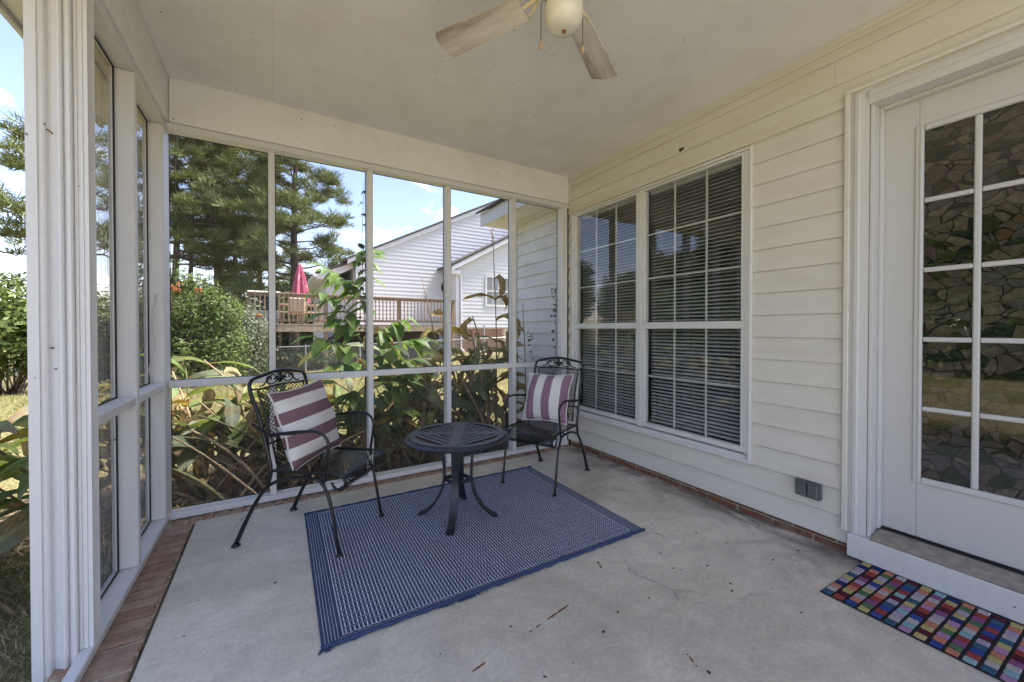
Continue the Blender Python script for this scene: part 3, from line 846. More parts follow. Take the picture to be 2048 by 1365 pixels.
for (a, b), lab in zip(UN, ("white mini-blind lowered behind the window half nearer the door", "white mini-blind lowered behind the window half nearer the corner")):
    bd = thing("window_blind", lab, "blind", (XH + .07, (a + b) / 2, 2.2), group="blinds behind the twin window")
    MB().bbox(XH + .05, XH + .085, a + .02, b - .02, 2.205, 2.24, .003).build("headrail", "blind_white", bd)
    sm = MB(); w = b - a - .05
    for i in range(4):
        pass
    pr = [(-.0108, -.0030), (-.0035, .0002), (.0035, .0010), (.0108, .0013)]
    vs = []; fs = []
    for yv in (-w / 2, w / 2):
        vs += [(u, yv, v) for u, v in pr]
    for i in range(3): fs.append((i, i + 1, 5 + i, 4 + i))
    sme = MB().add(vs, fs).mesh("slat", "blind_white", True)
    z = 2.185
    while z > .44:
        link("slat", sme, bd, loc=(0, random.uniform(-.002, .002), z - 2.2), rot=(random.uniform(-.003, .003), -.40 + random.uniform(-.06, .06), 0)); z -= .0262
    MB().bbox(XH + .056, XH + .084, a + .025, b - .025, .42, .436, .003).build("bottom_rail", "blind_white", bd)
    for yv in (a + .12, (a + b) / 2, b - .12):
        MB().tube([(XH + .057, yv, 2.2), (XH + .057, yv, .43)], .0009, 4).build("ladder_cord", "blind_white", bd)

wsp = thing("wasp_nest", "small brown mud nest on the siding above the window", "wasp nest", (XH - .02, 1.80, 2.42))
MB().lathe([(.004, -.012), (.011, -.008), (.013, .002), (.008, .010), (.002, .014)], 9, (XH - .016, 1.80, 2.42)).build("mud_cell", "scrap", wsp, True)
MB().lathe([(.003, -.010), (.008, -.006), (.009, .003), (.004, .010)], 9, (XH - .014, 1.782, 2.424)).build("mud_cell", "scrap", wsp, True)

# ------------------------------------------------------------------ glazed door
XD = 2.60
dr = thing("door", "white glazed door with stained-glass film behind its panes", "door", (XD, .35, .15))
mm = "door_paint"
def dp(name, y0, y1, z0, z1, x0, x1, m_=mm, b=.003): return MB().bbox(x0, x1, y0, y1, z0, z1, b).build(name, m_, dr)
yl, yr = .745, -.155
gy = [.597, .442, .420, .265, .243, .088]; gz0, gz1 = .452, 2.072
dp("hinge_stile", gy[0] + .018, yl, .165, 2.236, XD, XD + .044)
dp("lock_stile", yr, gy[5] - .018, .165, 2.236, XD, XD + .044)
dp("top_rail", gy[5] - .0175, gy[0] + .0175, gz1 + .018, 2.236, XD + .0003, XD + .044)
dp("bottom_rail", gy[5] - .0175, gy[0] + .0175, .165, gz0 - .018, XD + .0003, XD + .044)
def mould(a0, a1, z0, z1):      # raised glazing frame around all panes
    for (y0, y1, p, q) in ((a1, a1 + .03, z0 - .03, z1 + .03), (a0 - .03, a0, z0 - .03, z1 + .03)):
        MB().bbox(XD - .009, XD + .012, y0, y1, p, q, .005).build("glazing_frame", mm, dr)
    for (p, q) in ((z1, z1 + .0295), (z0 - .0295, z0)):
        MB().bbox(XD - .0088, XD + .012, a0 + .0005, a1 - .0005, p, q, .005).build("glazing_frame", mm, dr)
    for (y0, y1, p, q) in ((a1 + .004, a1 + .012, z0 - .012, z1 + .012), (a0 - .012, a0 - .004, z0 - .012, z1 + .012)):
        MB().bbox(XD - .013, XD - .0085, y0, y1, p, q, .002).build("glazing_bead", mm, dr)
mould(gy[5], gy[0], gz0, gz1)
rows = [gz0 + (gz1 - gz0) * i / 5 for i in range(6)]
for a, b in ((gy[1], gy[2]), (gy[3], gy[4])):
    dp("muntin", b, a, gz0 + .0005, gz1 - .0005, XD - .007, XD + .012, mm, .005)
for i in range(5):
    for (a, b) in ((gy[0], gy[1]), (gy[2], gy[3]), (gy[4], gy[5])):
        z0, z1 = rows[i] + (.011 if i else 0), rows[i + 1] - (.011 if i < 4 else 0)
        MB().box(XD + .006, XD + .010, b + .0002, a - .0002, z0, z1).build("pane", "stained_glass", dr)
        if i: dp("muntin", b + .0004, a - .0004, rows[i] - .011, rows[i] + .011, XD - .0065, XD + .0055, mm, .005)
fr = thing("door_frame", "white moulded door casing with riser board and metal threshold", "door frame", (XH, .8, 0))
cas = [(0, 0), (0, -.016), (.010, -.020), (.016, -.020), (.020, -.026), (.034, -.026), (.040, -.018), (.058, -.014), (.070, -.012), (.070, 0)]
def casing_v(y0, sgn, z0, z1):
    pl = [(XH + d, y0 - sgn * u) for u, d in cas]
    b = MB().prism(pl if sgn > 0 else pl[::-1], z0, z1); return b.build("casing", "white_trim", fr)
casing_v(DY1, 1, .127, DZ1)
pl = [(XH + d, DZ1 - u) for u, d in cas]
MB().prism(pl[::-1], -.30, DY1 - .0705, 1).build("casing", "white_trim", fr)
MB().bbox(XH - .03, XH + .0, DY1 - .0, DY1 + .022, .128, DZ1 + .01, .003).build("channel", "vinyl_siding", fr)
MB().bbox(XH - .03, XH + .0, -.30, DY1 + .022, DZ1 + .0105, DZ1 + .03, .003).build("channel", "vinyl_siding", fr)
MB().bbox(XH + .001, XD + .05, DY1 - .085, DY1 - .0705, .127, 2.2415, .002).build("jamb", "white_trim", fr)
MB().bbox(XD - .035, XD - .003, DY1 - .099, DY1 - .0855, .16, 2.24, .002).build("stop", "white_trim", fr)
MB().bbox(XH + .001, XD + .05, -.30, DY1 - .0705, 2.242, 2.30, .002).build("head_jamb", "white_trim", fr)
MB().bbox(XD - .035, XD - .003, -.3, DY1 - .0995, 2.228, 2.2415, .002).build("stop", "white_trim", fr)
MB().bbox(XH - .035, XH + .02, -.35, DY1 - .004, .012, .125, .003).build("riser", "white_paint", fr)
th = MB(); xs = [XH - .03 + i * .0085 for i in range(15)]
pr = [(xs[0], .126)]
for i, xv in enumerate(xs): pr += [(xv, .132 + i * .0014), (xv + .0045, .132 + i * .0014), (xv + .0055, .129 + i * .0014)]
pr += [(xs[-1] + .03, .152), (xs[-1] + .03, .126)]
th.prism(pr[::-1], -.35, DY1 - .09, 1).build("threshold", "threshold_metal", fr)
MB().box(XD - .004, XD + .03, -.3, .744, .153, .164).build("door_sweep", "rubber", fr)

ob = thing("outlet_cover", "grey weatherproof outlet cover low on the cream siding", "outlet", (XH - .02, 1.0, .25))
MB().bbox(XH - .035, XH - .010, .94, 1.06, .238, .328, .004).build("plate", "outlet_grey", ob)
for a in (.948, 1.003):
    MB().bbox(XH - .052, XH - .0355, a, a + .05, .245, .320, .008).build("lid", "outlet_grey", ob)
MB().tube([(XH - .05, .95, .321), (XH - .05, 1.05, .321)], .004, 8).build("hinge_pin", "outlet_grey", ob)

# ------------------------------------------------------------------ ceiling fan
FX, FY = .86, 1.085
fan = thing("ceiling_fan", "cream ceiling fan with dusty blades and round light globe", "ceiling fan", (FX, FY, ZC - .002))
MB().lathe([(.05, 0), (.075, -.01), (.075, -.05), (.03, -.07), (.03, -.12), (.10, -.14), (.125, -.17), (.125, -.25), (.10, -.285), (.06, -.30), (.06, -.33), (.05, -.345)][::-1], 40, (FX, FY, ZC - .002)).build("motor_housing", "fan_cream", fan, True)
MB().lathe([(.001, -.452), (.030, -.450), (.050, -.441), (.061, -.425), (.066, -.402), (.067, -.375), (.060, -.358), (.05, -.344)], 40, (FX, FY, ZC - .002)).build("globe", "globe_glass", fan, True)
MB().lathe([(.001, -.459), (.006, -.458), (.008, -.453), (.004, -.451)], 12, (FX, FY, ZC - .002)).build("finial", "rust", fan, True)
bl_ = MB(); zt_ = -.0
prof2 = []
for t in np.linspace(0, 1, 15): prof2.append((.16 + .36 * t, .046 + .016 * t))
out = [(x, w) for x, w in prof2]
rt_ = [(.52 + .02 * math.sin(a), .062 * math.cos(a)) for a in np.linspace(.25, math.pi - .25, 9)]
poly = [(x, -w) for x, w in prof2] + [(x, -y) for x, y in rt_] + [(x, w) for x, w in prof2[::-1]]
bl_.prism(poly, -.003, .003)
blade_me = bl_.mesh("blade", "fan_blade")
ir = MB()
ir.tube(smooth_pts([(.09, 0, .03), (.12, .02, .015), (.15, .035, .004), (.20, .03, .004)], 4), .006, 6)
ir.tube(smooth_pts([(.09, 0, .03), (.12, -.02, .015), (.15, -.035, .004), (.20, -.03, .004)], 4), .006, 6)
ir.tube(smooth_pts([(.10, 0, .025), (.15, 0, .006), (.21, 0, .006)], 4), .008, 6)
ir.tube(smooth_pts([(.20, .03, .004), (.215, .015, .006), (.21, 0, .006), (.215, -.015, .006), (.20, -.03, .004)], 3), .005, 6)
iron_me = ir.mesh("blade_iron", "fan_cream", True)
for k in range(4):
    a = R(31 + 88 * k if k < 2 else 31 + 90 * k)
    b = link("blade", blade_me, fan, loc=(0, 0, -.315))
    b.rotation_euler = (Matrix.Rotation(a, 3, 'Z') @ Matrix.Rotation(R(11), 3, 'X')).to_euler()
    link("blade_iron", iron_me, b)
for dx, dy, zl in ((-.066, .030, -.50), (.052, -.028, -.505)):
    ch = MB().tube([(FX + dx * .9, FY + dy * .9, ZC - .33), (FX + dx * 1.1, FY + dy * 1.1, ZC - .37), (FX + dx * 1.12, FY + dy * 1.12, ZC + zl)], .0016, 5).build("pull_chain", "chain_brass", fan)
    MB().lathe([(.002, .012), (.005, .006), (.007, -.006), (.005, -.014), (.001, -.016)][::-1], 12, (FX + dx * 1.12, FY + dy * 1.12, ZC + zl - .01)).build("pull_knob", "lamp_base", ch, True)

# ------------------------------------------------------------------ rug
RC = Vector((.971, 2.128, 0)); RW, RH = 1.650, 1.178
rug = thing("rug", "blue woven outdoor rug with white dash pattern and frayed edge", "rug", RC, R(-.6))
b = MB(); n = 40; th_ = .007
vs = []; fs = []
for j in range(5):
    for i in range(n + 1):
        x = -RW / 2 + RW * i / n; y = -RH / 2 + RH * j / 4
        e = .0015 * math.sin(i * .9) if j in (0, 4) else 0
        vs.append((x + (.002 * math.sin(j * 2) if i in (0, n) else 0), y + e, th_ + .0012 * math.sin(i * .7 + j)))
for j in range(4):
    for i in range(n):
        q = j * (n + 1) + i; fs.append((q, q + 1, q + n + 2, q + n + 1))
b.add(vs, fs); b.build("rug_body", "rug_blue", rug, True, world=False)
rim = MB()
for x in (-RW / 2, RW / 2): rim.box(x - .003, x + .003, -RH / 2, RH / 2, .0005, th_ + .001)
rim.build("side_binding", "rug_blue", rug, world=False)
for y in (-RH / 2, RH / 2):
    pts = [(-RW / 2 - .006 + (RW + .012) * i / 60, y + .0012 * math.sin(i * 1.35) + random.uniform(-.0015, .0015), .0085 + random.uniform(-.001, .0015)) for i in range(61)]
    MB().tube(pts, [.0085 + random.uniform(-.0015, .002) for _ in pts], 7).build("rolled_edge", "rug_fray", rug, True, world=False)
dash = MB(); nx = 96; bx = .072; byf = .030
px0, px1 = -RW / 2 + bx + .012, RW / 2 - bx - .012; per = .0345
zt = th_ + .0008
def dq(x, y, w, l, z=zt, h=.0016):
    dash.add([(x - w, y - l, z), (x + w, y - l, z), (x + w, y + l, z), (x - w, y + l, z), (x - w * .6, y - l * .9, z + h), (x + w * .6, y - l * .9, z + h), (x + w * .6, y + l * .9, z + h), (x - w * .6, y + l * .9, z + h)],
             [(4, 5, 6, 7), (0, 1, 5, 4), (1, 2, 6, 5), (2, 3, 7, 6), (3, 0, 4, 7)])
for i in range(nx):
    x = px0 + (px1 - px0) * i / (nx - 1)
    y = -RH / 2 + byf + .0165
    while y < RH / 2 - byf - .014:
        dq(x + random.uniform(-.0006, .0006), y + random.uniform(-.0006, .0006), .0025, .0140); dq(x + .0078, y + per / 2, .0016, .0016)
        y += per
dash.build("white_dashes", "rug_white", rug, kind="stuff", world=False)
dash = MB()
for sgn in (-1, 1):
    for c in range(5):
        x = sgn * (RW / 2 - .010 - c * .0115); y = -RH / 2 + .012
        while y < RH / 2 - .012: dq(x + random.uniform(-.0004, .0004), y, .0012, .0024); y += .0088
    for c in range(2):
        y = sgn * (RH / 2 - .010 - c * .008); x = -RW / 2 + .065
        while x < RW / 2 - .065: dq(x, y, .0022, .0011); x += .0088
dash.build("border_stitches", "rug_white", rug, kind="stuff", world=False)
ln = MB()
for sgn in (-1, 1):
    x = sgn * (RW / 2 - bx); ln.box(x - .002, x + .002, -RH / 2 + byf, RH / 2 - byf, zt, zt + .0016)
for sgn in (-1, 1):
    pts = [(-RW / 2 + bx + (RW - 2 * bx) * i / 220, sgn * (RH / 2 - byf) + .0022 * math.sin(i * 2 * math.pi * 44 / 220 * 1.0), zt + .0006) for i in range(221)]
    ln.tube(pts, .0014, 4)
ln.build("white_border_line", "rug_white", rug, world=False)
fr_ = MB()
for cx, cnt, sp in ((-.265, 60, .028), (-.36, 14, .02), (-.815, 22, .012)):
    for i in range(cnt):
        x = cx + random.gauss(0, sp); y = -RH / 2 - .004
        a = random.uniform(-1.2, 1.2); l = random.uniform(.008, .022)
        fr_.tube(smooth_pts([(x, y, .006), (x + math.sin(a) * l * .5, y - l * .5, .009), (x + math.sin(a) * l, y - l * .8, .002)], 2), .0014, 4, cap=False)
fr_.build("frayed_threads", "rug_fray", rug, kind="stuff", world=False)

# ------------------------------------------------------------------ doormat
dm = thing("doormat", "black rubber doormat covered with multicoloured woven blocks", "doormat", (2.24, .38, 0), R(-1.5))
LN = ["teal cream coral navy lilac yellow teal cream lilac navy yellow", "red maroon yellow coral red lilac violet maroon red coral navy", "blue coral lilac green yellow lilac blue yellow lilac green coral",
      "yellow green violet red coral cream coral green violet red cream", "blue red blue teal lilac maroon aqua red blue teal maroon", "teal cream lilac aqua pink yellow teal cream lilac coral yellow",
      "pink aqua cream blue maroon red pink coral cream violet aqua", "yellow maroon yellow coral cream lilac violet maroon red yellow navy", "blue coral pink green yellow pink navy yellow lilac green coral",
      "coral green violet red aqua cream coral green violet red cream", "aqua red blue teal lilac maroon blue red blue teal maroon", "teal cream yellow coral pink yellow teal cream lilac coral yellow",
      "pink aqua cream violet maroon red pink coral cream violet aqua", "yellow maroon green coral cream lilac red maroon blue yellow navy"]
MB().bbox(-.216, .216, -.40, .392, .001, .006, .003).build("rubber_base", "rubber", dm, world=False)
blk = {k: MB().bbox(-.0172, .0172, -.0160, .0160, .006, .0125, .0035).mesh("block", "block_" + k) for k in BLOCKS}
for i in range(19):
    names = LN[i % len(LN)].split()
    for j, nm in enumerate(names):
        link("block", blk[nm], dm, loc=(-.196 + j * .0392 + random.uniform(-.001, .001), .370 - i * .0412 + random.uniform(-.0008, .0008), 0), rot=(0, 0, random.uniform(-.02, .02)))

# ------------------------------------------------------------------ round slatted side table
TX, TY, TZ, TR = .955, 2.235, .512, .318
tb = thing("side_table", "round dark metal side table with slatted top standing on the rug", "table", (TX, TY, 0))
ztop = TZ
rimp = [(.252, ztop - .008), (.253, ztop + .000), (.288, ztop + .000), (.292, ztop - .003), (.296, ztop - .010), (.310, ztop - .014), (TR, ztop - .020), (TR - .002, ztop - .027), (.305, ztop - .030), (.285, ztop - .020), (.255, ztop - .012)]
r_ = MB(); n = 72; m_ = len(rimp)
for rr, z in rimp:
    for k in range(n): r_.v.append((TX + rr * math.cos(2 * math.pi * k / n), TY + rr * math.sin(2 * math.pi * k / n), z))
for i in range(m_):
    for k in range(n): r_.f.append((i * n + k, i * n + (k + 1) % n, ((i + 1) % m_) * n + (k + 1) % n, ((i + 1) % m_) * n + k))
r_.build("rim", "table_metal", tb)
BA = R(62); Rin = .256
def bar_poly(pts, z0=ztop - .008, z1=ztop):
    ca, sa = math.cos(BA), math.sin(BA)
    P = [(TX + u * ca - v * sa, TY + u * sa + v * ca) for u, v in pts]
    return MB().prism(P, z0, z1)
hb = .033
bar_poly([(-Rin, -hb), (Rin, -hb), (Rin, hb), (-Rin, hb)], ztop - .0085, ztop + .0008).build("cross_bar", "table_metal", tb)
for s_ in (-1, 1):
    bar_poly([(-hb, s_ * hb), (hb, s_ * hb), (hb, s_ * Rin), (-hb, s_ * Rin)][::s_], ztop - .0084, ztop + .0006).build("cross_bar", "table_metal", tb)
for q in range(4):
    a = math.pi / 4 + q * math.pi / 2
    ax = (math.cos(a), math.sin(a)); pp = (-ax[1], ax[0])
    d0 = .020
    k = 0
    while d0 < Rin - .01:
        w = .029 if d0 < Rin - .05 else Rin - d0
        pts = []
        def half(d):
            return max(0, min(d - hb * math.sqrt(2) + .004, math.sqrt(max(0, Rin ** 2 - d * d))))
        h0, h1 = half(d0), half(d0 + w)
        if h1 > .004:
            for (d, h) in ((d0, -h0), (d0 + w, -h1), (d0 + w, h1), (d0, h0)): pts.append((ax[0] * d + pp[0] * h, ax[1] * d + pp[1] * h))
            bar_poly(pts, ztop - .008, ztop - .0003 * (k % 2)).build("slat", "table_metal", tb)
        d0 += w + .0115; k += 1
LA = math.atan2(-.2, -.135)
for q in range(4):
    a = LA + q * math.pi / 2; ca, sa = math.cos(a), math.sin(a)
    cp = smooth_pts([(.098, 0, .478), (.092, 0, .40), (.084, 0, .30), (.086, 0, .22), (.104, 0, .15), (.145, 0, .08), (.200, 0, .03), (.243, 0, .011)], 4)
    lg = MB(); hw_ = .021; tk = .006
    for i, p in enumerate(cp):
        d = (cp[min(i + 1, len(cp) - 1)] - cp[max(i - 1, 0)]).normalized(); nn = Vector((-d.z, 0, d.x))
        for (u, w) in ((-hw_, -tk), (hw_, -tk), (hw_, tk), (-hw_, tk)):
            x, z = p.x + nn.x * w, p.z + nn.z * w
            lg.v.append((TX + x * ca - u * sa, TY + x * sa + u * ca, z))
    for i in range(len(cp) - 1):
        for k in range(4): lg.f.append((i * 4 + k, i * 4 + (k + 1) % 4, i * 4 + 4 + (k + 1) % 4, i * 4 + 4 + k))
    lg.f.append((0, 3, 2, 1)); e = len(lg.v) - 4; lg.f.append((e, e + 1, e + 2, e + 3))
    lg.build("leg", "table_metal", tb)
    a2 = a + math.pi / 2
    p0 = Vector((TX + .086 * ca, TY + .086 * sa, 0)); p1 = Vector((TX + .086 * math.cos(a2), TY + .086 * math.sin(a2), 0))
    dd = (p1 - p0).normalized(); nn = Vector((-dd.y, dd.x, 0)) * .004
    MB().prism([tuple((p0 + dd * .012 + nn)[:2]), tuple((p0 + dd * .012 - nn)[:2]), tuple((p1 - dd * .012 - nn)[:2]), tuple((p1 - dd * .012 + nn)[:2])][::-1], .222, .244).build("stretcher", "table_metal", tb)
MB().lathe([(.12, .470), (.14, .474), (.14, .486), (.10, .490)], 32, (TX, TY, 0)).build("top_plate", "table_metal", tb)

# ------------------------------------------------------------------ wrought-iron armchairs
def make_chair(label, loc, rz):
    c = thing("armchair", label, "chair", loc, rz, "black wrought-iron armchairs on the porch")
    HW = .2135; BI = "black_iron"
    def P(t, z, x): return (x, t - .30, z)
    def B(mb, name, par=c, sm=True, kind=None): return mb.build(name, BI, par, sm, kind, world=False)
    for sx in (-1, 1):
        X = sx * HW
        rear = [(0, .012), (.026, .065), (.053, .119), (.099, .203), (.145, .275), (.189, .326), (.225, .350), (.262, .366), (.30, .377), (.35, .386), (.40, .389)]
        pr = smooth_pts([P(t, z, X) for t, z in rear], 2)
        B(MB().tube(pr, [.0125 - .0045 * min(1, i / 14) for i in range(len(pr))], 8), "rear_leg")
        fr2 = [(.40, .389), (.435, .389), (.47, .386), (.491, .378), (.510, .360), (.524, .336), (.546, .287), (.568, .187), (.585, .09), (.600, .012)]
        pf = smooth_pts([P(t, z, X) for t, z in fr2], 2)
        B(MB().tube(pf, .0085, 8), "front_leg")
        for t, nm in ((0, "foot"), (.6, "foot")):
            B(MB().lathe([(.021, 0), (.023, .004), (.017, .012), (.010, .020)], 16, P(t, 0, X)), nm)
        arm = [(.104, .652), (.135, .641), (.161, .630), (.20, .614), (.235, .608), (.30, .617), (.379, .628), (.45, .633), (.492, .630), (.520, .617), (.540, .592), (.547, .560), (.541, .51), (.532, .463), (.525, .42), (.523, .372)]
        pa = smooth_pts([P(t, z, X + sx * (.022 * math.sin(max(0, min(1, (t - .1) / .5)) * math.pi))) for t, z in arm], 3)
        B(MB().tube(pa, .0078, 8), "arm")
        tw = []
        for i, p in enumerate(pa):
            t = p.y + .30
            if .19 < t < .45 and p.z > .58: tw.append(p + Vector((sx * .009 + .003 * math.cos(i * 1.4), 0, -.006 + .003 * math.sin(i * 1.4))))
        B(MB().tube(smooth_pts(tw, 2), .0052, 6), "arm_twist")
        rail = [(.215, .412), (.30, .413), (.42, .414), (.547, .413), (.59, .411), (.615, .400), (.630, .380), (.624, .353), (.604, .340), (.583, .341), (.566, .355), (.558, .372)]
        B(MB().tube(smooth_pts([P(t, z, X - sx * .004) for t, z in rail], 3), .0065, 8), "seat_rail")
    half = [(.192, .330, HW), (.203, .365, HW), (.213, .412, HW), (.203, .47, HW), (.184, .547, HW), (.165, .62, HW), (.147, .689, HW), (.122, .745, HW), (.103, .790, HW), (.090, .835, HW + .001), (.086, .862, HW - .004),
            (.086, .880, HW - .020), (.088, .889, HW - .05), (.09, .898, HW - .10), (.092, .908, .06), (.092, .912, .02)]
    full = half + [(t, z, -x) for t, z, x in half[::-1]]
    B(MB().tube(smooth_pts([P(*q) for q in full], 2), .0095, 8), "back_frame")
    def back_t(z):      # depth of the back surface at height z
        zs = [.412, .47, .547, .62, .689, .745, .79, .835, .862]; ts = [.218, .205, .186, .167, .149, .125, .106, .094, .090]
        return float(np.interp(z, zs, ts))
    IW = .176
    inner = [(-IW, .435), (-IW, .55), (-IW, .69), (-IW, .80), (-IW, .826), (0, .834), (IW, .826), (IW, .80), (IW, .69), (IW, .55), (IW, .435)]
    B(MB().tube([P(back_t(z) + .004, z, x) for x, z in inner], .0055, 6), "panel_frame")
    B(MB().tube([P(back_t(.545) - .006, .545, -HW), P(back_t(.545) - .006, .545, HW)], .006, 6), "cross_brace")
    B(MB().tube([P(back_t(.832), .829, -HW + .002), P(back_t(.832), .829, -IW)], .005, 6), "panel_tab"); B(MB().tube([P(back_t(.832), .829, IW), P(back_t(.832), .829, HW - .002)], .005, 6), "panel_tab")
    # expanded-metal sheets as crossing zig-zag strands
    ms = MB(); NC, NRr = 25, 17
    for i in range(NC + 1):
        x0 = -IW + 2 * IW * i / NC; pts = []; nr = []
        for j in range(NRr * 2 + 1):
            z = .437 + (.826 - .437) * j / (NRr * 2); z = min(z, .826)
            off = (IW / NC) * (.92 if (j + i) % 2 else -.92)
            pts.append(P(back_t(z) + .005, z, max(-IW, min(IW, x0 + off)))); nr.append(Vector((0, 1, .2)).normalized())
        ms.ribbon(pts, nr, .0066)
    B(ms, "back_mesh", sm=False)
    st = [(.222, .4135), (.26, .4125), (.30, .411), (.35, .409), (.40, .409), (.45, .410), (.50, .411), (.55, .413), (.59, .413), (.617, .402), (.633, .380), (.630, .350), (.612, .334), (.590, .331)]
    sp = smooth_pts([Vector((0, t, z)) for t, z in st], 4)
    ln_ = [0]
    for a, b2 in zip(sp[:-1], sp[1:]): ln_.append(ln_[-1] + (b2 - a).length)
    tot = ln_[-1]; ms = MB(); SW = .207; NC2 = 32; NS = 52
    for i in range(NC2 + 1):
        x0 = -SW + 2 * SW * i / NC2; pts = []; nr = []
        for j in range(NS + 1):
            s2 = tot * j / NS
            t = float(np.interp(s2, ln_, [p.y for p in sp])); z = float(np.interp(s2, ln_, [p.z for p in sp]))
            t2 = float(np.interp(min(tot, s2 + .004), ln_, [p.y for p in sp])); z2 = float(np.interp(min(tot, s2 + .004), ln_, [p.z for p in sp]))
            t1 = float(np.interp(max(0, s2 - .004), ln_, [p.y for p in sp])); z1 = float(np.interp(max(0, s2 - .004), ln_, [p.z for p in sp]))
            nn = Vector((0, -(z2 - z1), t2 - t1)).normalized()
            off = (SW / NC2) * (.92 if (j + i) % 2 else -.92)
            pts.append(P(t, z, max(-SW, min(SW, x0 + off)))); nr.append(nn)
        ms.ribbon(pts, nr, .0105)
    B(ms, "seat_mesh", sm=False)
    B(MB().tube([P(.222, .412, -HW), P(.222, .412, HW)], .006, 6), "seat_bar")
    B(MB().tube([P(.60, .345, -HW + .01), P(.60, .345, HW - .01)], .005, 6), "seat_bar")
    B(MB().tube([P(.40, .386, -HW), P(.40, .386, HW)], .005, 6), "seat_bar")
    # scroll ornament between panel and top bow
    def spiral(cx, cz, r0, turns, dirn, start, nseg=26):
        out = []
        for i in range(nseg + 1):
            u = i / nseg; r = r0 * (1 - .82 * u); a = start + dirn * turns * 2 * math.pi * u
            out.append((cx + r * math.cos(a), cz + r * math.sin(a)))
        return out
    orn = MB(); tz = .090
    for sx in (-1, 1):
        for pts in (smooth_pts([(.012, 0, .868), (.035, 0, .852), (.06, 0, .842), (.088, 0, .848), (.102, 0, .866), (.092, 0, .884), (.075, 0, .884), (.068, 0, .872), (.074, 0, .864)], 4),
                    smooth_pts([(.150, 0, .838), (.128, 0, .842), (.112, 0, .852), (.09, 0, .872), (.062, 0, .892), (.045, 0, .890), (.036, 0, .876), (.042, 0, .866), (.05, 0, .868)], 4)):
            orn.tube([P(tz + (.002 if k % 2 else 0), p.z, sx * p.x) for k, p in enumerate(pts)], .0042, 6)
        leaf = [(.0, .872), (.014, .884), (.028, .882), (.034, .868), (.022, .858), (.006, .858)]
        orn.prism([(sx * u, v) for u, v in (leaf if sx > 0 else leaf[::-1])], tz - .303, tz - .297, 1)
    orn.prism([(-.009, .845), (.009, .845), (.013, .875), (.006, .905), (-.006, .905), (-.013, .875)], tz - .305, tz - .295, 1)
    B(orn, "scrollwork")
    return c
def face_rot(fx, fy): return math.atan2(fy, fx) - math.pi / 2
c1 = make_chair("black wrought-iron armchair at left holding the cushion with sideways stripes", (.1835, 2.498, 0), face_rot(.455, -.391))
c2 = make_chair("black wrought-iron armchair in the corner holding the cushion with upright stripes", (1.806, 2.483, 0), face_rot(-.521, -.264))

# ------------------------------------------------------------------ cushions
def make_pillow(label, m_, chair, t0, z0, t1, z1, sz, twist, xoff=0, seed=0):
    """cushion in the chair's frame: bottom edge at (t0,z0), top edge at (t1,z1)"""
    rr = random.Random(seed); n = 26; h = sz / 2
    def surf(u, v, sg):
        e = max(0, (1 - abs(u) ** 2.1)) ** .62 * max(0, (1 - abs(v) ** 2.1)) ** .62
        corner = (abs(u) * abs(v)) ** 3
        pin = 1 - .085 * (1 - (abs(u) ** 2)) * abs(v) ** 4
        pin2 = 1 - .085 * (1 - (abs(v) ** 2)) * abs(u) ** 4
        w = .009 * math.sin(5 * u + 3 * v + seed) * math.sin(4 * v - 2 * u) * (1 - e * .4)
        cr = .010 * math.exp(-((u + .15) ** 2) / .02 - ((v - .78) ** 2) / .05)
        return (u * h * pin2, v * h * pin, sg * (.094 * e + .003) + w - (cr if sg > 0 else 0))
    b = MB()
    for sg in (1, -1):
        o = len(b.v)
        for j in range(n + 1):
            for i in range(n + 1): b.v.append(surf(-1 + 2 * i / n, -1 + 2 * j / n, sg))
        for j in range(n):
            for i in range(n):
                q = o + j * (n + 1) + i; f = (q, q + 1, q + n + 2, q + n + 1)
                b.f.append(f if sg > 0 else f[::-1])
    rim = [surf(-1 + 2 * i / n, -1, 0) for i in range(n)] + [surf(1, -1 + 2 * i / n, 0) for i in range(n)] + [surf(1 - 2 * i / n, 1, 0) for i in range(n)] + [surf(-1, 1 - 2 * i / n, 0) for i in range(n)]
    th = thing("cushion", label, "cushion", (0, 0, 0), 0, "striped cushions on the armchairs")
    o = b.build("cover", m_, th, True, world=False)
    MB().tube([(x * 1.008, y * 1.008, z) for x, y, z in rim], .0048, 6, closed=True).build("piping", "piping", th, True, world=False)
    yv = Vector((0, t1 - t0, z1 - z0)).normalized(); xv = Vector((1, 0, 0)); zv = xv.cross(yv)
    # cushion local: x right, y up the cushion, z out of the front
    M = Matrix((xv, yv, zv)).transposed()
    M = M @ Matrix.Rotation(twist, 3, 'Z')
    front = -zv if zv.y < 0 else zv
    if zv.y < 0:
        xv = Vector((-1, 0, 0)); zv = xv.cross(yv); M = Matrix((xv, yv, zv)).transposed() @ Matrix.Rotation(twist, 3, 'Z')
    ctr = Vector((xoff, (t0 + t1) / 2 - .30, (z0 + z1) / 2))
    W = Matrix.LocRotScale(chair.location, chair.rotation_euler, None) @ Matrix.LocRotScale(ctr, M.to_quaternion(), None)
    th.matrix_world = W
    loc, rot, _ = W.decompose(); th.location = loc; th.rotation_euler = rot.to_euler()
    return th
make_pillow("mauve and white striped cushion with stripes running sideways", "pillow_stripes_across", c1, .325, .428, .205, .815, .425, R(3), 0, 1)
make_pillow("mauve and white striped cushion with upright stripes in the corner", "pillow_stripes_upright", c2, .360, .430, .205, .800, .385, R(2), .01, 4)

# ================================================================== the yard beyond the screens
CAMZ = 1.15
def W3(u, v, d):
    """point seen at photo pixel (u, v) from the porch at depth d"""
    a = (u - 1024) / 789.76
    p = FW * d + RT * a * d
    return float(p[0]), float(p[1]), CAMZ + (658.2 - v) / 789.76 * d

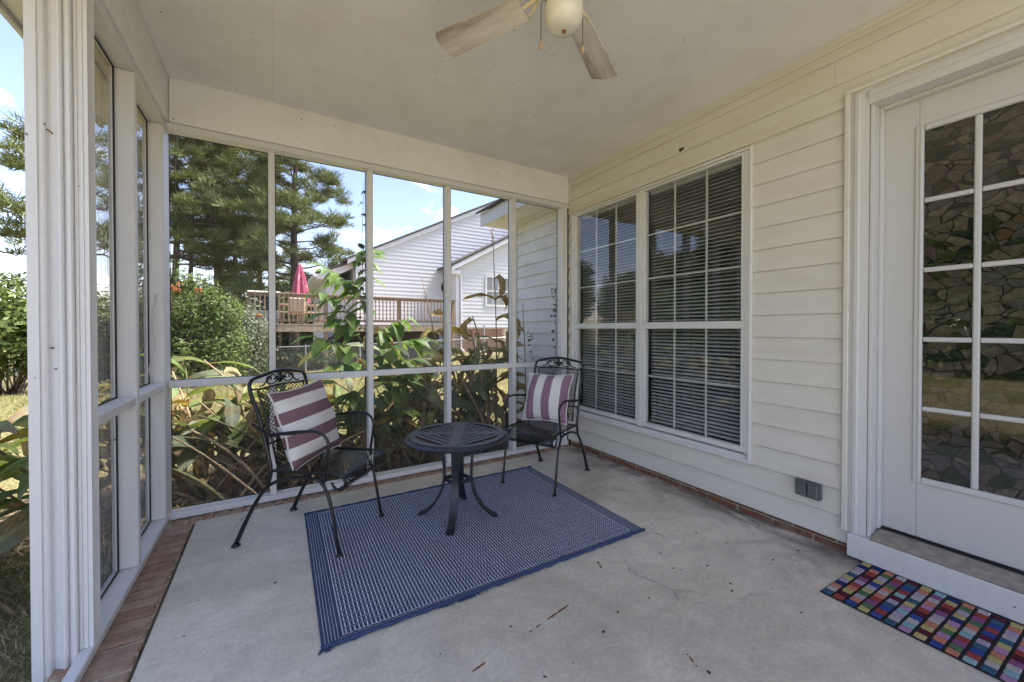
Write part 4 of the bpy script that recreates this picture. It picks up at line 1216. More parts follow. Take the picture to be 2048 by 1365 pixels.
# ------------------------------------------------------------------ neighbour's house
def lap_wall(par, x0f, x1f, za, zb, y, expo, m_):
    """lapped boards facing -Y; x0f/x1f give the ends at a height"""
    z = za
    while z < zb - .02:
        z1 = min(z + expo, zb)
        a0, a1, b0, b1 = x0f(z), x1f(z), x0f(z1), x1f(z1)
        if b1 - b0 < .05: b0 = b1 = (b0 + b1) / 2
        if a1 - a0 > .1:
            MB().add([(a0, y - .022, z), (a1, y - .022, z), (b1, y - .002, z1), (b0, y - .002, z1), (a0, y + .02, z), (a1, y + .02, z)], [(0, 1, 2, 3), (4, 5, 1, 0)]).build("siding_board", m_, par)
        z = z1
NY, NZ0 = 18.2, 1.0
nh = thing("neighbour_house", "white lap-sided house with grey gable roof behind the deck", "house", (8, NY, 0))
gx, gz, ax, az = 3.03, 4.30, 10.2, 7.90
sl_ = (az - gz) / (ax - gx)
lap_wall(nh, lambda z: gx if z < gz else gx + (z - gz) / sl_, lambda z: 14.0 if z < 6 else max(ax, 14 - (z - 6) * 2), -.3, az - .05, NY, .178, "neighbour_siding")
MB().box(gx + .02, 14, NY + .021, NY + 9, -.5, gz).build("house_body", "neighbour_siding", nh)
def rake(par, xa, za_, xb, zb_, y0, y1, hgt, m_="neighbour_trim"):
    MB().prism([(xa, za_ - hgt), (xb, zb_ - hgt), (xb, zb_), (xa, za_)], y0, y1, 1).build("rake_board", m_, par)
rake(nh, gx - .35, gz - .35 * sl_, ax, az, NY - .10, NY - .03, .20)
MB().prism([(gx - .45, gz - .45 * sl_ + .001), (ax, az + .001), (ax, az + .10), (gx - .45, gz - .45 * sl_ + .09)], NY - .16, NY + 9, 1).build("roof", "shingle", nh)
MB().prism([(ax, az + .10), (ax, az + .001), (ax + 5, az - 3), (ax + 5, az - 2.9)], NY - .16, NY + 9, 1).build("roof", "shingle", nh)
# lower rear part on the left with boxed eave
MB().box(1.95, gx + .01, NY + 1.0, NY + 8, -.5, 3.35).build("house_body", "neighbour_siding", nh)
lap_wall(nh, lambda z: 1.95, lambda z: gx, -.3, 3.35, NY + .99, .178, "neighbour_siding")
MB().prism([(1.55, 3.30), (1.95, 3.30), (3.0, 3.86), (3.0, 4.10), (1.55, 3.50)], NY + .6, NY + 8, 1).build("boxed_eave", "neighbour_trim", nh)
MB().bbox(1.40, 1.55, NY + .5, NY + 8, 3.36, 3.50, .02).build("gutter", "neighbour_trim", nh)
MB().prism([(1.50, 3.52), (3.0, 4.12), (3.0, 4.20), (1.50, 3.60)], NY + .5, NY + 8, 1).build("roof", "shingle", nh)
# front wing
wy = 16.8
nw = thing("neighbour_wing", "white lap-sided gabled wing with brick base beyond the fence", "house", (9, wy, 0))
wx, wz, wsl = 7.12, 4.00, .545
lap_wall(nw, lambda z: wx if z < wz else wx + (z - wz) / wsl, lambda z: 13.5, 1.22, 7.2, wy, .178, "neighbour_siding")
MB().box(wx + .02, 13.5, wy + .021, NY - .03, -.4, 4.0).build("wing_body", "neighbour_siding", nw)
rake(nw, wx - .33, wz - .05, wx + 6, wz - .05 + 6.33 * wsl, wy - .30, wy - .24, .20)
MB().bbox(wx - .34, wx + .10, wy - .24, wy + .3, 3.62, 3.80, .01).build("eave_return", "neighbour_trim", nw)
MB().prism([(wx - .42, wz - .06), (wx + 6, wz - .05 + 6.33 * wsl), (wx + 6, wz + .05 + 6.33 * wsl), (wx - .42, wz + .03)], wy - .34, NY + 2, 1).build("roof", "shingle", nw)
MB().bbox(wx - .02, wx + .12, wy - .03, wy - .022, 1.2, 3.7, .003).build("corner_board", "neighbour_trim", nw)
MB().tube([(wx + .16, wy - .10, 3.62), (wx + .20, wy - .06, 3.40), (wx + .20, wy - .06, .25), (wx + .28, wy - .25, .10)], .045, 8).build("downspout", "neighbour_trim", nw)
bmesh_ = [MB().bbox(-.097, .097, -.012, .02, -.029, .029, .003).mesh("brick", "foundation_brick")]
MB().box(wx + .03, 13.5, wy, wy + .02, -.4, 1.20).build("brick_mortar", "mortar", nw)
row = 0; z = .0
while z < 1.17:
    x = wx + .13 + (.1 if row % 2 else 0)
    while x < 9.6:
        link("brick", bmesh_[0], nw, loc=(x - 9, -.006, z)); x += .206
    z += .070; row += 1
wn_ = MB(); wx0, wx1, wz0, wz1 = 8.66, 9.95, 2.30, 3.60
MB().box(wx0, wx1, wy - .028, wy - .024, wz0, wz1).build("window_pane", "dark_glass", nw)
for (a, b, c, d) in ((wx0 - .09, wx0, wz0 - .09, wz1 + .09), (wx1, wx1 + .09, wz0 - .09, wz1 + .09), (wx0, wx1, wz1, wz1 + .09), (wx0, wx1, wz0 - .09, wz0), (wx0, wx1, (wz0 + wz1) / 2 - .03, (wz0 + wz1) / 2 + .03)):
    MB().bbox(a, b, wy - .06, wy - .0285, c, d, .006).build("window_frame", "neighbour_trim", nw)
for i in range(1, 4):
    xx = wx0 + (wx1 - wx0) * i / 4; MB().box(xx - .012, xx + .012, wy - .036, wy - .0285, wz0, wz1).build("window_muntin", "neighbour_trim", nw)
sb = MB().box(wx0, wx1, -.008, .0, 0, .018).mesh("blind_slat", "blind_white")
for k in range(30): link("blind_slat", sb, nw, loc=(-9, -.0285 + .0, wz0 + .02 + k * .043))
ltn = thing("wall_lantern", "black wall lantern beside the neighbour's downspout", "lantern", (wx - .12, NY - .1, 3.3))
MB().lathe([(.02, -.16), (.07, -.12), (.09, .06), (.10, .08), (.03, .16), (.01, .2)], 8, (6.95, NY - .16, 3.1)).build("lantern_body", "black_iron", ltn)
MB().tube([(6.95, NY - .16, 3.3), (6.95, NY - .06, 3.36), (6.95, NY - .02, 3.2)], .02, 6).build("bracket", "black_iron", ltn)

# ------------------------------------------------------------------ wooden deck
DYF, DX0, DX1, DZ = 15.0, -.75, 6.28, 1.31
dk = thing("wooden_deck", "raised brown wooden deck with baluster railing behind the house next door", "deck", (3, DYF, 0))
MB().bbox(DX0, DX1, DYF - .04, DYF, DZ - .26, DZ - .04, .006).build("rim_joist", "deck_wood_pale", dk)
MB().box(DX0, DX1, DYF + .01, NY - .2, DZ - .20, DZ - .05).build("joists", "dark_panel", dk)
y = DYF - .05
pm = MB().bbox(DX0, DX1, 0, .138, -.038, 0, .004).mesh("deck_board", "deck_wood_pale")
while y < NY - .2:
    link("deck_board", pm, dk, loc=(-3, y - DYF, DZ)); y += .145
MB().bbox(DX0, DX1 + .05, DYF - .06, DYF + .09, 2.285, 2.325, .006).build("rail_cap", "deck_wood", dk)
MB().bbox(DX0, DX1, DYF - .018, DYF + .018, 2.19, 2.28, .005).build("top_rail", "deck_wood", dk)
MB().bbox(DX0, DX1, DYF - .018, DYF + .018, DZ + .08, DZ + .16, .005).build("bottom_rail", "deck_wood", dk)
balm = MB().bbox(-.018, .018, -.018, .018, 0, .96, .003).mesh("baluster", "deck_wood")
x = DX0 + .08
while x < DX1 - .05:
    if all(abs(x - q) > .09 for q in (DX0 + .05, 1.515, 4.05, DX1 - .05)): link("baluster", balm, dk, loc=(x - 3, -.037, DZ + .08))
    x += .132
for x in (DX0 + .05, 1.515, 4.05, DX1 - .05):
    MB().bbox(x - .065, x + .065, DYF + .02, DYF + .13, float(ground_z(x, DYF)) - .2, 2.284, .008).build("post", "deck_wood", dk)
for x in (-.45, -.15, .15):
    MB().bbox(x - .05, x + .05, DYF + .6, DYF + .7, -1.0, DZ - .2, .006).build("stair_post", "deck_wood", dk)
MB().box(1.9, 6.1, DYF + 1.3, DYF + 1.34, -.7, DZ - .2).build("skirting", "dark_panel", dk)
for (a, b) in ((((.75, .3), (1.9, 1.0))), (((2.1, .2), (1.55, .95)))):
    MB().prism([(a[0], a[1]), (a[0] + .02, a[1] - .12), (b[0] + .02, b[1] - .12), (b[0], b[1])], DYF + .3, DYF + .34, 1).build("brace", "dark_panel", dk)
# closed parasol
ux, uy, _z = W3(600, 600, 15.4)
um = thing("patio_umbrella", "closed pink patio umbrella standing on the wooden deck", "umbrella", (ux, uy, DZ))
n = 56; rings = [(0.0, 3.70), (.05, 3.64), (.10, 3.45), (.15, 3.15), (.20, 2.80), (.25, 2.45), (.28, 2.12), (.25, 2.09)]
cn = MB()
for k, (rr, z) in enumerate(rings):
    for i in range(n):
        a = 2 * math.pi * i / n; f = 1 + (.34 * math.cos(a * 7 + k * .18) + .12 * math.sin(a * 3 + 1)) * min(1, k / 3)
        cn.v.append((ux + rr * f * math.cos(a), uy + rr * f * math.sin(a), z + (.10 * math.cos(a * 4) if k >= 6 else 0)))
for k in range(len(rings) - 1):
    for i in range(n): cn.f.append((k * n + i, (k + 1) * n + i, (k + 1) * n + (i + 1) % n, k * n + (i + 1) % n))
cn.build("canopy", "pink_canvas", um)
MB().tube([(ux, uy, DZ), (ux, uy, 3.72)], .022, 8).build("pole", "deck_wood_pale", um)
MB().lathe([(.24, 0), (.24, .05), (.05, .09), (.03, .2)], 20, (ux, uy, DZ)).build("base", "dark_panel", um)
# patio table, chair, cabinet
pt = thing("patio_table", "wooden patio table behind the deck railing", "table", (1.0, 16.6, DZ))
MB().bbox(.1, 1.55, 16.35, 17.2, DZ + .68, DZ + .74, .01).build("table_top", "deck_wood_pale", pt)
for a in (.16, 1.43):
    for b in (16.4, 17.1): MB().bbox(a, a + .07, b, b + .07, DZ, DZ + .68, .005).build("leg", "deck_wood", pt)
MB().bbox(.1, 1.5, 16.05, 16.3, DZ + .40, DZ + .45, .01).build("bench_seat", "deck_wood_pale", pt)
for a in (.2, 1.35): MB().bbox(a, a + .06, 16.1, 16.25, DZ, DZ + .40, .005).build("bench_leg", "deck_wood", pt)
pc = thing("patio_chair", "tan cushioned patio chair behind the deck railing", "chair", (.72, 15.8, DZ))
MB().bbox(.42, .92, 15.55, 15.63, DZ + .42, DZ + .92, .05).build("backrest", "tan_fabric", pc)
MB().bbox(.42, .92, 15.64, 16.03, DZ + .36, DZ + .46, .03).build("seat", "tan_fabric", pc)
for a in (.43, .87):
    for b in (15.58, 15.97): MB().tube([(a, b, DZ), (a, b, DZ + .36)], .018, 6).build("leg", "deck_wood", pc)
cb = thing("deck_cabinet", "grey cabinet with dark panes and pale lid on the deck", "cabinet", (-.15, 15.9, DZ))
MB().bbox(-.72, .10, 15.6, 16.3, DZ + .0, DZ + .45, .01).build("base", "grey_plastic", cb)
MB().bbox(-.70, .08, 15.62, 16.28, DZ + .4505, DZ + 1.02, .01).build("upper", "dark_panel", cb)
for a in (-.66, -.38, -.12): MB().bbox(a, a + .20, 15.605, 15.6195, DZ + .48, DZ + .98, .004).build("pane", "dark_glass", cb)
MB().bbox(-.78, .16, 15.55, 16.35, DZ + 1.021, DZ + 1.10, .02).build("lid", "cream_lid", cb)
tc = thing("dustbin", "grey plastic bin standing under the deck", "bin", (1.3, 16.2, -.2))
MB().lathe([(.22, -.4), (.27, .55), (.29, .56), (.29, .62), (.2, .68), (.02, .70)], 20, (1.3, 16.2, -.05)).build("bin_body", "grey_plastic", tc, True)
MB().tube([(1.02, 16.2, .45), (1.0, 16.0, .46), (1.1, 15.92, .45)], .015, 6).build("handle", "grey_plastic", tc)

# ------------------------------------------------------------------ chain-link fence
fe = thing("chain_link_fence", "grey chain-link fence with steel posts crossing the yard", "fence", (0, 13, 0))
FP = [W3(-160, 735, 10.6), W3(30, 727, 11.2), W3(250, 711, 12.0), W3(500, 697, 12.8), W3(720, 690, 13.0), W3(950, 678, 13.3), W3(1120, 672, 13.6)]
MB().tube(FP, .021, 7).build("top_rail", "galvanised", fe, True)
for i in range(len(FP) - 1):
    a, b = Vector(FP[i]), Vector(FP[i + 1]); L_ = (b - a).length; npost = max(1, round(L_ / 2.3))
    for k in range(npost):
        p = a.lerp(b, k / npost); g = float(ground_z(p.x, p.y))
        MB().tube([(p.x, p.y, g - .2), (p.x, p.y, p.z + .05)], .026, 8).build("post", "galvanised", fe)
p = W3(1016, 651, 13.3); MB().tube([(p[0] - .9, p[1], -.1), (p[0] - .9, p[1], 1.26)], .028, 8).build("gate_post", "galvanised", fe)
ch = MB(); sp_ = .075
for i in range(len(FP) - 1):
    a, b = Vector(FP[i]), Vector(FP[i + 1]); L_ = (b.xy - a.xy).length; d = Vector(((b - a).x / L_, (b - a).y / L_, 0)); nrm = Vector((-d.y, d.x, 0))
    hh = .95; nn = int(L_ / sp_)
    for k in range(-int(hh / sp_), nn):
        for sgn in (1, -1):
            t0 = k * sp_; pts = []
            u0, u1 = max(0, t0), min(L_, t0 + hh)
            if u1 - u0 < .02: continue
            v0, v1 = (u0 - t0), (u1 - t0)
            def pt(u, v):
                top = a.z + (b.z - a.z) * u / L_; g = float(ground_z(a.x + d.x * u, a.y + d.y * u)) + .02
                f = v / hh; f = f if sgn > 0 else 1 - f
                return Vector((a.x + d.x * u, a.y + d.y * u, g + (top - .02 - g) * f)) + nrm * (.008 * sgn + .03)
            ch.ribbon([pt(u0, v0), pt(u1, v1)], [nrm, nrm], .0065)
ch.build("wire_mesh", "galvanised", fe, kind="stuff")

# ------------------------------------------------------------------ pine trees
def pine(name, label, base, h, cb_, spread, nlimb, seed, lean=0, trunk_r=.30, group="pine trees beyond the fence", needles=110, clump_r=.64):
    r = np.random.default_rng(seed); rd = random.Random(seed)
    t = thing(name, label, "tree", base, 0, group)
    bx_, by_, bz_ = base
    tp = [(lean * (k / 8) ** 2 + rd.uniform(-.08, .08), rd.uniform(-.08, .08), h * k / 8 - .3) for k in range(9)]
    MB().tube(smooth_pts(tp, 2), [trunk_r * (1 - .78 * i / 16) for i in range(17)], 9).build("trunk", "bark", t, True, world=False)
    br = MB(); centers = []
    for i in range(nlimb):
        f = (i + rd.random()) / nlimb; z = h * (cb_ + (1 - cb_) * f)
        L_ = spread * (1 - .72 * f ** 1.6) * rd.uniform(.6, 1.12) * (.75 if f < .1 else 1)
        a = i * 2.39996 + rd.uniform(-.4, .4); up = .10 + .55 * f
        k = z / h * 8; x0 = float(np.interp(k, range(9), [q[0] for q in tp])); y0 = float(np.interp(k, range(9), [q[1] for q in tp]))
        pts = []
        for s_ in range(6):
            u = s_ / 5
            pts.append(Vector((x0 + math.cos(a) * L_ * u, y0 + math.sin(a) * L_ * u, z + L_ * (up * u - .16 * u * u) + rd.uniform(-.35, .35) * u)))
        br.tube(pts, [.075 * (1 - .8 * s_ / 5) * (1 - .4 * f) for s_ in range(6)], 5)
        nside = max(3, int(L_ * 2.0))
        for q in range(nside):
            u = .38 + .62 * (q + rd.random()) / nside
            p = pts[min(5, int(u * 5))].lerp(pts[min(5, int(u * 5) + 1)], u * 5 % 1)
            a2 = a + rd.choice((-1, 1)) * rd.uniform(.3, 1.2); l2 = L_ * (1.15 - u) * rd.uniform(.3, .6) + .25
            e = p + Vector((math.cos(a2) * l2, math.sin(a2) * l2, rd.uniform(-.25, .75) * l2 + .1))
            br.tube([p, p.lerp(e, .5) + Vector((0, 0, .05)), e], [.022, .016, .008], 4)
            centers.append(tuple(e))
            if rd.random() < .55: centers.append(tuple(p.lerp(e, .5) + Vector((0, 0, .1))))
        centers.append(tuple(pts[-1]))
    br.build("branches", "bark", t, True, world=False)
    C = np.array(centers); N = len(C)
    cr = clump_r * r.uniform(.65, 1.15, N)
    dirs = r.normal(size=(N, needles, 3)); dirs[..., 2] = np.abs(dirs[..., 2]) * .75 - .12
    dirs /= np.linalg.norm(dirs, axis=-1, keepdims=True)
    rad = r.uniform(.15, .75, (N, needles, 1)) * cr[:, None, None]
    P0 = C[:, None, :] + dirs * rad * np.array([1, 1, .85])
    nd = dirs + r.normal(size=dirs.shape) * .45; nd[..., 2] += .25; nd /= np.linalg.norm(nd, axis=-1, keepdims=True)
    ln = r.uniform(.22, .38, (N, needles, 1))
    sd = np.cross(nd, r.normal(size=nd.shape)); sd /= np.linalg.norm(sd, axis=-1, keepdims=True); sd *= .018
    V = np.stack([P0 - sd, P0 + sd, P0 + nd * ln + sd * .4, P0 + nd * ln - sd * .4], 2).reshape(-1, 3)
    F = np.arange(len(V)).reshape(-1, 4)
    link("crown", np_mesh("crown", V, F, "needle"), t)
    return t
PINES = [("tall pine with thick trunk left of the first upright", 440, 27, 19, .38, 4.6, 46, 11, .42), ("slim pine just right of the corner post", 352, 25, 17, .38, 4.0, 36, 12, .26),
         ("slender pine with bare lower trunk behind the bushes", 383, 30, 18, .40, 3.4, 30, 13, .22), ("full pine right of the first upright with drooping right side", 588, 26, 15.6, .15, 4.3, 60, 14, .34),
         ("thin pine between the thick trunk and the first upright", 468, 31, 19, .42, 3.6, 32, 15, .24), ("dense pine behind the closed umbrella", 520, 33, 18, .20, 4.6, 42, 16, .30)]
for lab, u, d, h, cb_, spd, nl, sd_, tr_ in PINES:
    pine("pine_tree", lab, px(u, d), h, cb_, spd, nl, sd_, .2, tr_)
pine("pine_tree", "pine at far left whose branch tips show beside the door casing", px(128, 17), 10.2, .52, 2.9, 14, 21, 0, .22)

# ------------------------------------------------------------------ broad-leaved bushes and trees
def leafy(name, label, base, lobes, nleaf, size, m_, seed, cat="bush", group=None, stems=5, trunk=None, flowers=None):
    r = np.random.default_rng(seed); rd = random.Random(seed)
    t = thing(name, label, cat, base, 0, group)
    st = MB()
    if trunk:
        st.tube(smooth_pts([(0, 0, -.3), (rd.uniform(-.1, .1), rd.uniform(-.1, .1), trunk[0] * .5), (0, 0, trunk[0])], 3), [trunk[1] * (1 - .5 * i / 6) for i in range(7)], 8)
    for (cx, cy, cz, rx, ry, rz) in lobes:
        for k in range(stems):
            o = Vector((rd.uniform(-.15, .15), rd.uniform(-.15, .15), -.1)) if not trunk else Vector((0, 0, trunk[0] * rd.uniform(.5, 1)))
            e = Vector((cx + rd.uniform(-.7, .7) * rx, cy + rd.uniform(-.7, .7) * ry, cz + rd.uniform(-.3, .8) * rz))
            rr = .012 * max(1, rz * .8)
            st.tube([o, o.lerp(e, .5) + Vector((rd.uniform(-.1, .1), rd.uniform(-.1, .1), .08)) * rz, e], [rr * 2, rr * 1.3, rr * .5], 5)
    st.build("trunk" if trunk else "stems", "bark" if trunk else "twig", t, True, world=False)
    tot = sum(l[3] * l[4] * l[5] for l in lobes) ; Ps = []; Ns = []
    for (cx, cy, cz, rx, ry, rz) in lobes:
        n = max(60, int(nleaf * rx * ry * rz / tot)); nc = max(8, n // 26)
        d = r.normal(size=(nc, 3)); d /= np.linalg.norm(d, axis=1, keepdims=True)
        cc = d * r.uniform(.45, 1.0, (nc, 1)) ** .5 * np.array([rx, ry, rz]) * r.uniform(.85, 1.12, (nc, 1))
        pick = r.integers(0, nc, n)
        p = cc[pick] + r.normal(size=(n, 3)) * np.array([rx, ry, rz]) * .13
        Ps.append(p + np.array([cx, cy, cz])); Ns.append(d[pick] + r.normal(size=(n, 3)) * .55 + np.array([0, 0, .5]))
    P = np.concatenate(Ps); Nn = np.concatenate(Ns); Nn /= np.linalg.norm(Nn, axis=1, keepdims=True)
    n = len(P); a = np.cross(Nn, r.normal(size=(n, 3))); a /= np.linalg.norm(a, axis=1, keepdims=True); b = np.cross(Nn, a)
    s_ = size * r.uniform(.6, 1.25, (n, 1))
    a = a * s_; b = b * s_ * .42
    V = np.stack([P - a, P - a * .1 + b - Nn * s_ * .12, P + a, P - a * .1 - b - Nn * s_ * .12], 1).reshape(-1, 3)
    link("foliage", np_mesh("foliage", V, np.arange(len(V)).reshape(-1, 4), m_), t)
    if flowers:
        for fx, fy, fz in flowers:
            f = MB()
            for k in range(9):
                a_ = rd.uniform(0, 6.28); e_ = rd.uniform(-.3, .9); dv = Vector((math.cos(a_) * math.cos(e_), math.sin(a_) * math.cos(e_), math.sin(e_)))
                p0 = Vector((fx, fy, fz)) + dv * .02
                f.tube([p0, p0 + dv * .035, p0 + dv * .058], [.005, .010, .021], 6)
            f.build("flower_cluster", "trumpet_flower", t, world=False)
    return t
GB = "bushes in the neighbouring yard"
def rel(base, u, v, d):
    p = W3(u, v, d); return (p[0] - base[0], p[1] - base[1], p[2] - base[2])
b0 = px(385, 9.6)
leafy("trumpet_vine", "bright green trumpet vine bush with orange flowers by the corner", b0, [(-.35, 0, 1.0, .75, .7, 1.15), (.45, .1, .9, .7, .6, 1.0), (-.15, -.1, 2.05, .75, .6, .75), (.5, 0, 1.8, .5, .5, .6)], 11000, .052, "shrub_bright", 31, "bush", GB, 6,
      flowers=[rel(b0, 345, 575, 9.0), rel(b0, 362, 570, 9.0), rel(b0, 353, 582, 8.9), rel(b0, 398, 582, 9.0), rel(b0, 519, 633, 10.5)])
leafy("bush", "grey-green fine-leaved bush left of the deck", px(478, 11.2), [(0, 0, 1.1, .75, .7, 1.15), (-.4, 0, 1.6, .55, .5, .6), (.35, .1, .75, .5, .5, .8)], 6500, .05, "shrub_grey", 32, "bush", GB)
leafy("bush", "tall leafy shrub beside the corner post", px(322, 9.8), [(0, 0, 2.3, .55, .55, 1.0), (.1, 0, 1.2, .7, .6, 1.0)], 4200, .07, "shrub_dark", 33, "bush", GB)
leafy("bush", "dense bright bush left of the door casing", px(10, 9.5), [(0, 0, 1.6, 1.5, 1.0, 1.1), (.7, .2, 2.1, .9, .8, .8), (-1.2, 0, 1.3, 1.2, 1, 1.0)], 9000, .08, "shrub_bright", 34, "bush", GB)
leafy("bush", "dark loose shrub rising above the bright bush at far left", px(25, 12.5), [(0, 0, 2.6, 1.3, 1, 1.3), (1.2, 0, 2.2, 1.1, 1, 1.2)], 6000, .09, "shrub_dark", 35, "bush", GB)
leafy("bush", "green bush behind the film panes", px(160, 10.5), [(0, 0, 1.5, 1.1, 1, 1.2), (.9, 0, 1.3, .9, .9, 1.1)], 6000, .08, "shrub_dark", 36, "bush", GB)
leafy("bush", "mid green bush behind the second side post", px(255, 10.8), [(0, 0, 1.4, 1.0, .9, 1.3), (.6, .3, 1.0, .8, .8, 1.0)], 5200, .075, "shrub_bright", 37, "bush", GB)
for k, (u, d, hh, lab) in enumerate(((350, 36, 6.6, "low dark evergreen behind the slim pines"), (420, 37, 7.0, "low dark evergreen behind the thick pine trunk"), (500, 36, 6.8, "low dark evergreen behind the grey bush"),
                                     (570, 38, 7.6, "low dark evergreen behind the deck cabinet"), (640, 37, 7.0, "low dark evergreen right of the umbrella"))):
    leafy("bush", lab, px(u, d), [(0, 0, hh * .5, 2.8, 2, hh * .52), (1.8, 0, hh * .4, 2.2, 1.8, hh * .45)], 5200, .22, "shrub_dark", 40 + k, "bush", "dark trees behind the pines")
leafy("tree", "small round tree above the neighbour's left eave", px(703, 34), [(0, 0, 5.6, 1.3, 1.3, 1.3)], 2200, .18, "shrub_dark", 47, "tree", None, 4, (5.2, .16))
leafy("bush", "low green weeds along the fence under the deck", px(620, 13.6), [(0, 0, .3, 1.2, .4, .45), (-1.6, 0, .3, 1.0, .4, .4), (1.4, 0, .3, .9, .4, .4)], 4200, .06, "shrub_dark", 48, "weeds", None, 3)
# tall trees to the west, seen only as reflections in the panes
side = leafy("tree", "tall dark tree mirrored in the window panes", (-22, 15, -.6), [(0, 0, 6.2, 3.0, 3.0, 3.2), (1.6, .6, 4.6, 2.2, 2.2, 2.0), (-1.6, -.6, 4.4, 2.3, 2.3, 2.0), (.3, -1.5, 8.2, 1.8, 1.8, 1.8)], 9000, .26, "shrub_dark", 50, "tree", "tall trees west of the yard", 4, (4.5, .28))
for (x, y, lab) in ((-29, 25, "broad dark tree mirrored in the upper panes"), (-36, 39, "farthest dark tree beyond the western lawn"), (-33, 5, "dark tree standing level with the open doorway"), (-24, 36, "dark tree between the far-left pine and the lawn edge")):
    o = copy_tree(side); o["label"] = lab; o.location = (x, y, -.7); o.rotation_euler.z = random.uniform(0, 6.28)

hedge = leafy("hedge_bush", "broad hedge bush mirrored low in the door panes", (-11, 1, -.3), [(0, 0, 1.4, 1.4, 2.0, 1.5), (.3, 1.6, 1.7, 1.2, 1.4, 1.6), (0, -1.6, 1.5, 1.2, 1.4, 1.4)], 8000, .12, "shrub_dark", 61, "bush", "hedge along the western lot line")
for (x, y, lab) in ((-12, 6.2, "hedge bush opposite the near window half"), (-12.5, 11, "hedge bush opposite the far window half"), (-13, 15.5, "hedge bush at the far end of the western line"), (-11.5, -4, "hedge bush behind the doorway line")):
    o = copy_tree(hedge); o["label"] = lab; o.location = (x, y, -.4); o.rotation_euler.z = random.uniform(-.3, .3)
for (x, y, lab) in ((-20, -3, "dark tree above the hedge opposite the door"), (-20, 6, "dark tree above the hedge's middle"), (-25, 13, "dark tree above the hedge's far half")):
    o = copy_tree(side); o["label"] = lab; o.location = (x, y, -.7); o.rotation_euler.z = random.uniform(0, 6.28)

# ------------------------------------------------------------------ ginger lilies along the screens
def leaf_mesh(L_, Wd, droop, fold, curl, wave, seed, m_, nl=11, nw=4, tip=.9):
    rd = random.Random(seed); b = MB(); ang = rd.uniform(.15, .45); p = Vector((0, 0, 0)); tw = 0
    for i in range(nl + 1):
        u = i / nl
        w = Wd * (math.sin(math.pi * min(1, u ** .72 * .97 + .02)) ** .8) * (1 if u < .97 else .15) + .004
        d = Vector((0, math.cos(ang), math.sin(ang))); nrm = Vector((0, -math.sin(ang), math.cos(ang)))
        tw += curl / nl * rd.uniform(.4, 1.6)
        for k in range(nw + 1):
            s_ = -1 + 2 * k / nw
            lat = s_ * w / 2; up = abs(s_) * fold * w / 2 + wave * w * math.sin(u * 17 + s_ * 2.2 + seed) * abs(s_)
            x = lat * math.cos(tw) - up * math.sin(tw); q = lat * math.sin(tw) + up * math.cos(tw)
            b.v.append(tuple(p + Vector((x, 0, 0)) + nrm * q))
        p = p + d * (L_ / nl); ang -= droop / nl * rd.uniform(.5, 1.5)
    for i in range(nl):
        for k in range(nw):
            q = i * (nw + 1) + k; b.f.append((q, q + 1, q + nw + 2, q + nw + 1))
    return b.mesh("leaf", m_, True)
LG = [leaf_mesh(.42, .088, .9, .25, .3, .03, 1, "ginger_green"), leaf_mesh(.38, .08, 1.5, .3, -.5, .05, 2, "ginger_green"), leaf_mesh(.48, .095, .9, .2, .5, .03, 3, "ginger_green"),
      leaf_mesh(.35, .085, 2.0, .35, .2, .05, 4, "ginger_green"), leaf_mesh(.42, .085, 1.3, .15, -.9, .05, 5, "ginger_pale"), leaf_mesh(.46, .09, 1.5, .3, .6, .04, 6, "ginger_pale")]
LY = [leaf_mesh(.36, .085, 1.5, .5, .6, .10, 7, "ginger_yellow"), leaf_mesh(.40, .09, 1.1, .3, -.8, .08, 8, "ginger_yellow")]
LB = [leaf_mesh(.36, .060, 3.0, .9, 2.6, .30, 9, "ginger_brown"), leaf_mesh(.40, .052, 2.6, 1.1, -3.2, .34, 10, "ginger_brown"), leaf_mesh(.32, .066, 3.4, .9, 2.1, .36, 11, "ginger_brown"),
      leaf_mesh(.42, .046, 2.2, 1.2, 3.6, .3, 12, "ginger_brown"), leaf_mesh(.34, .058, 2.9, .9, -2.6, .38, 13, "ginger_brown")]
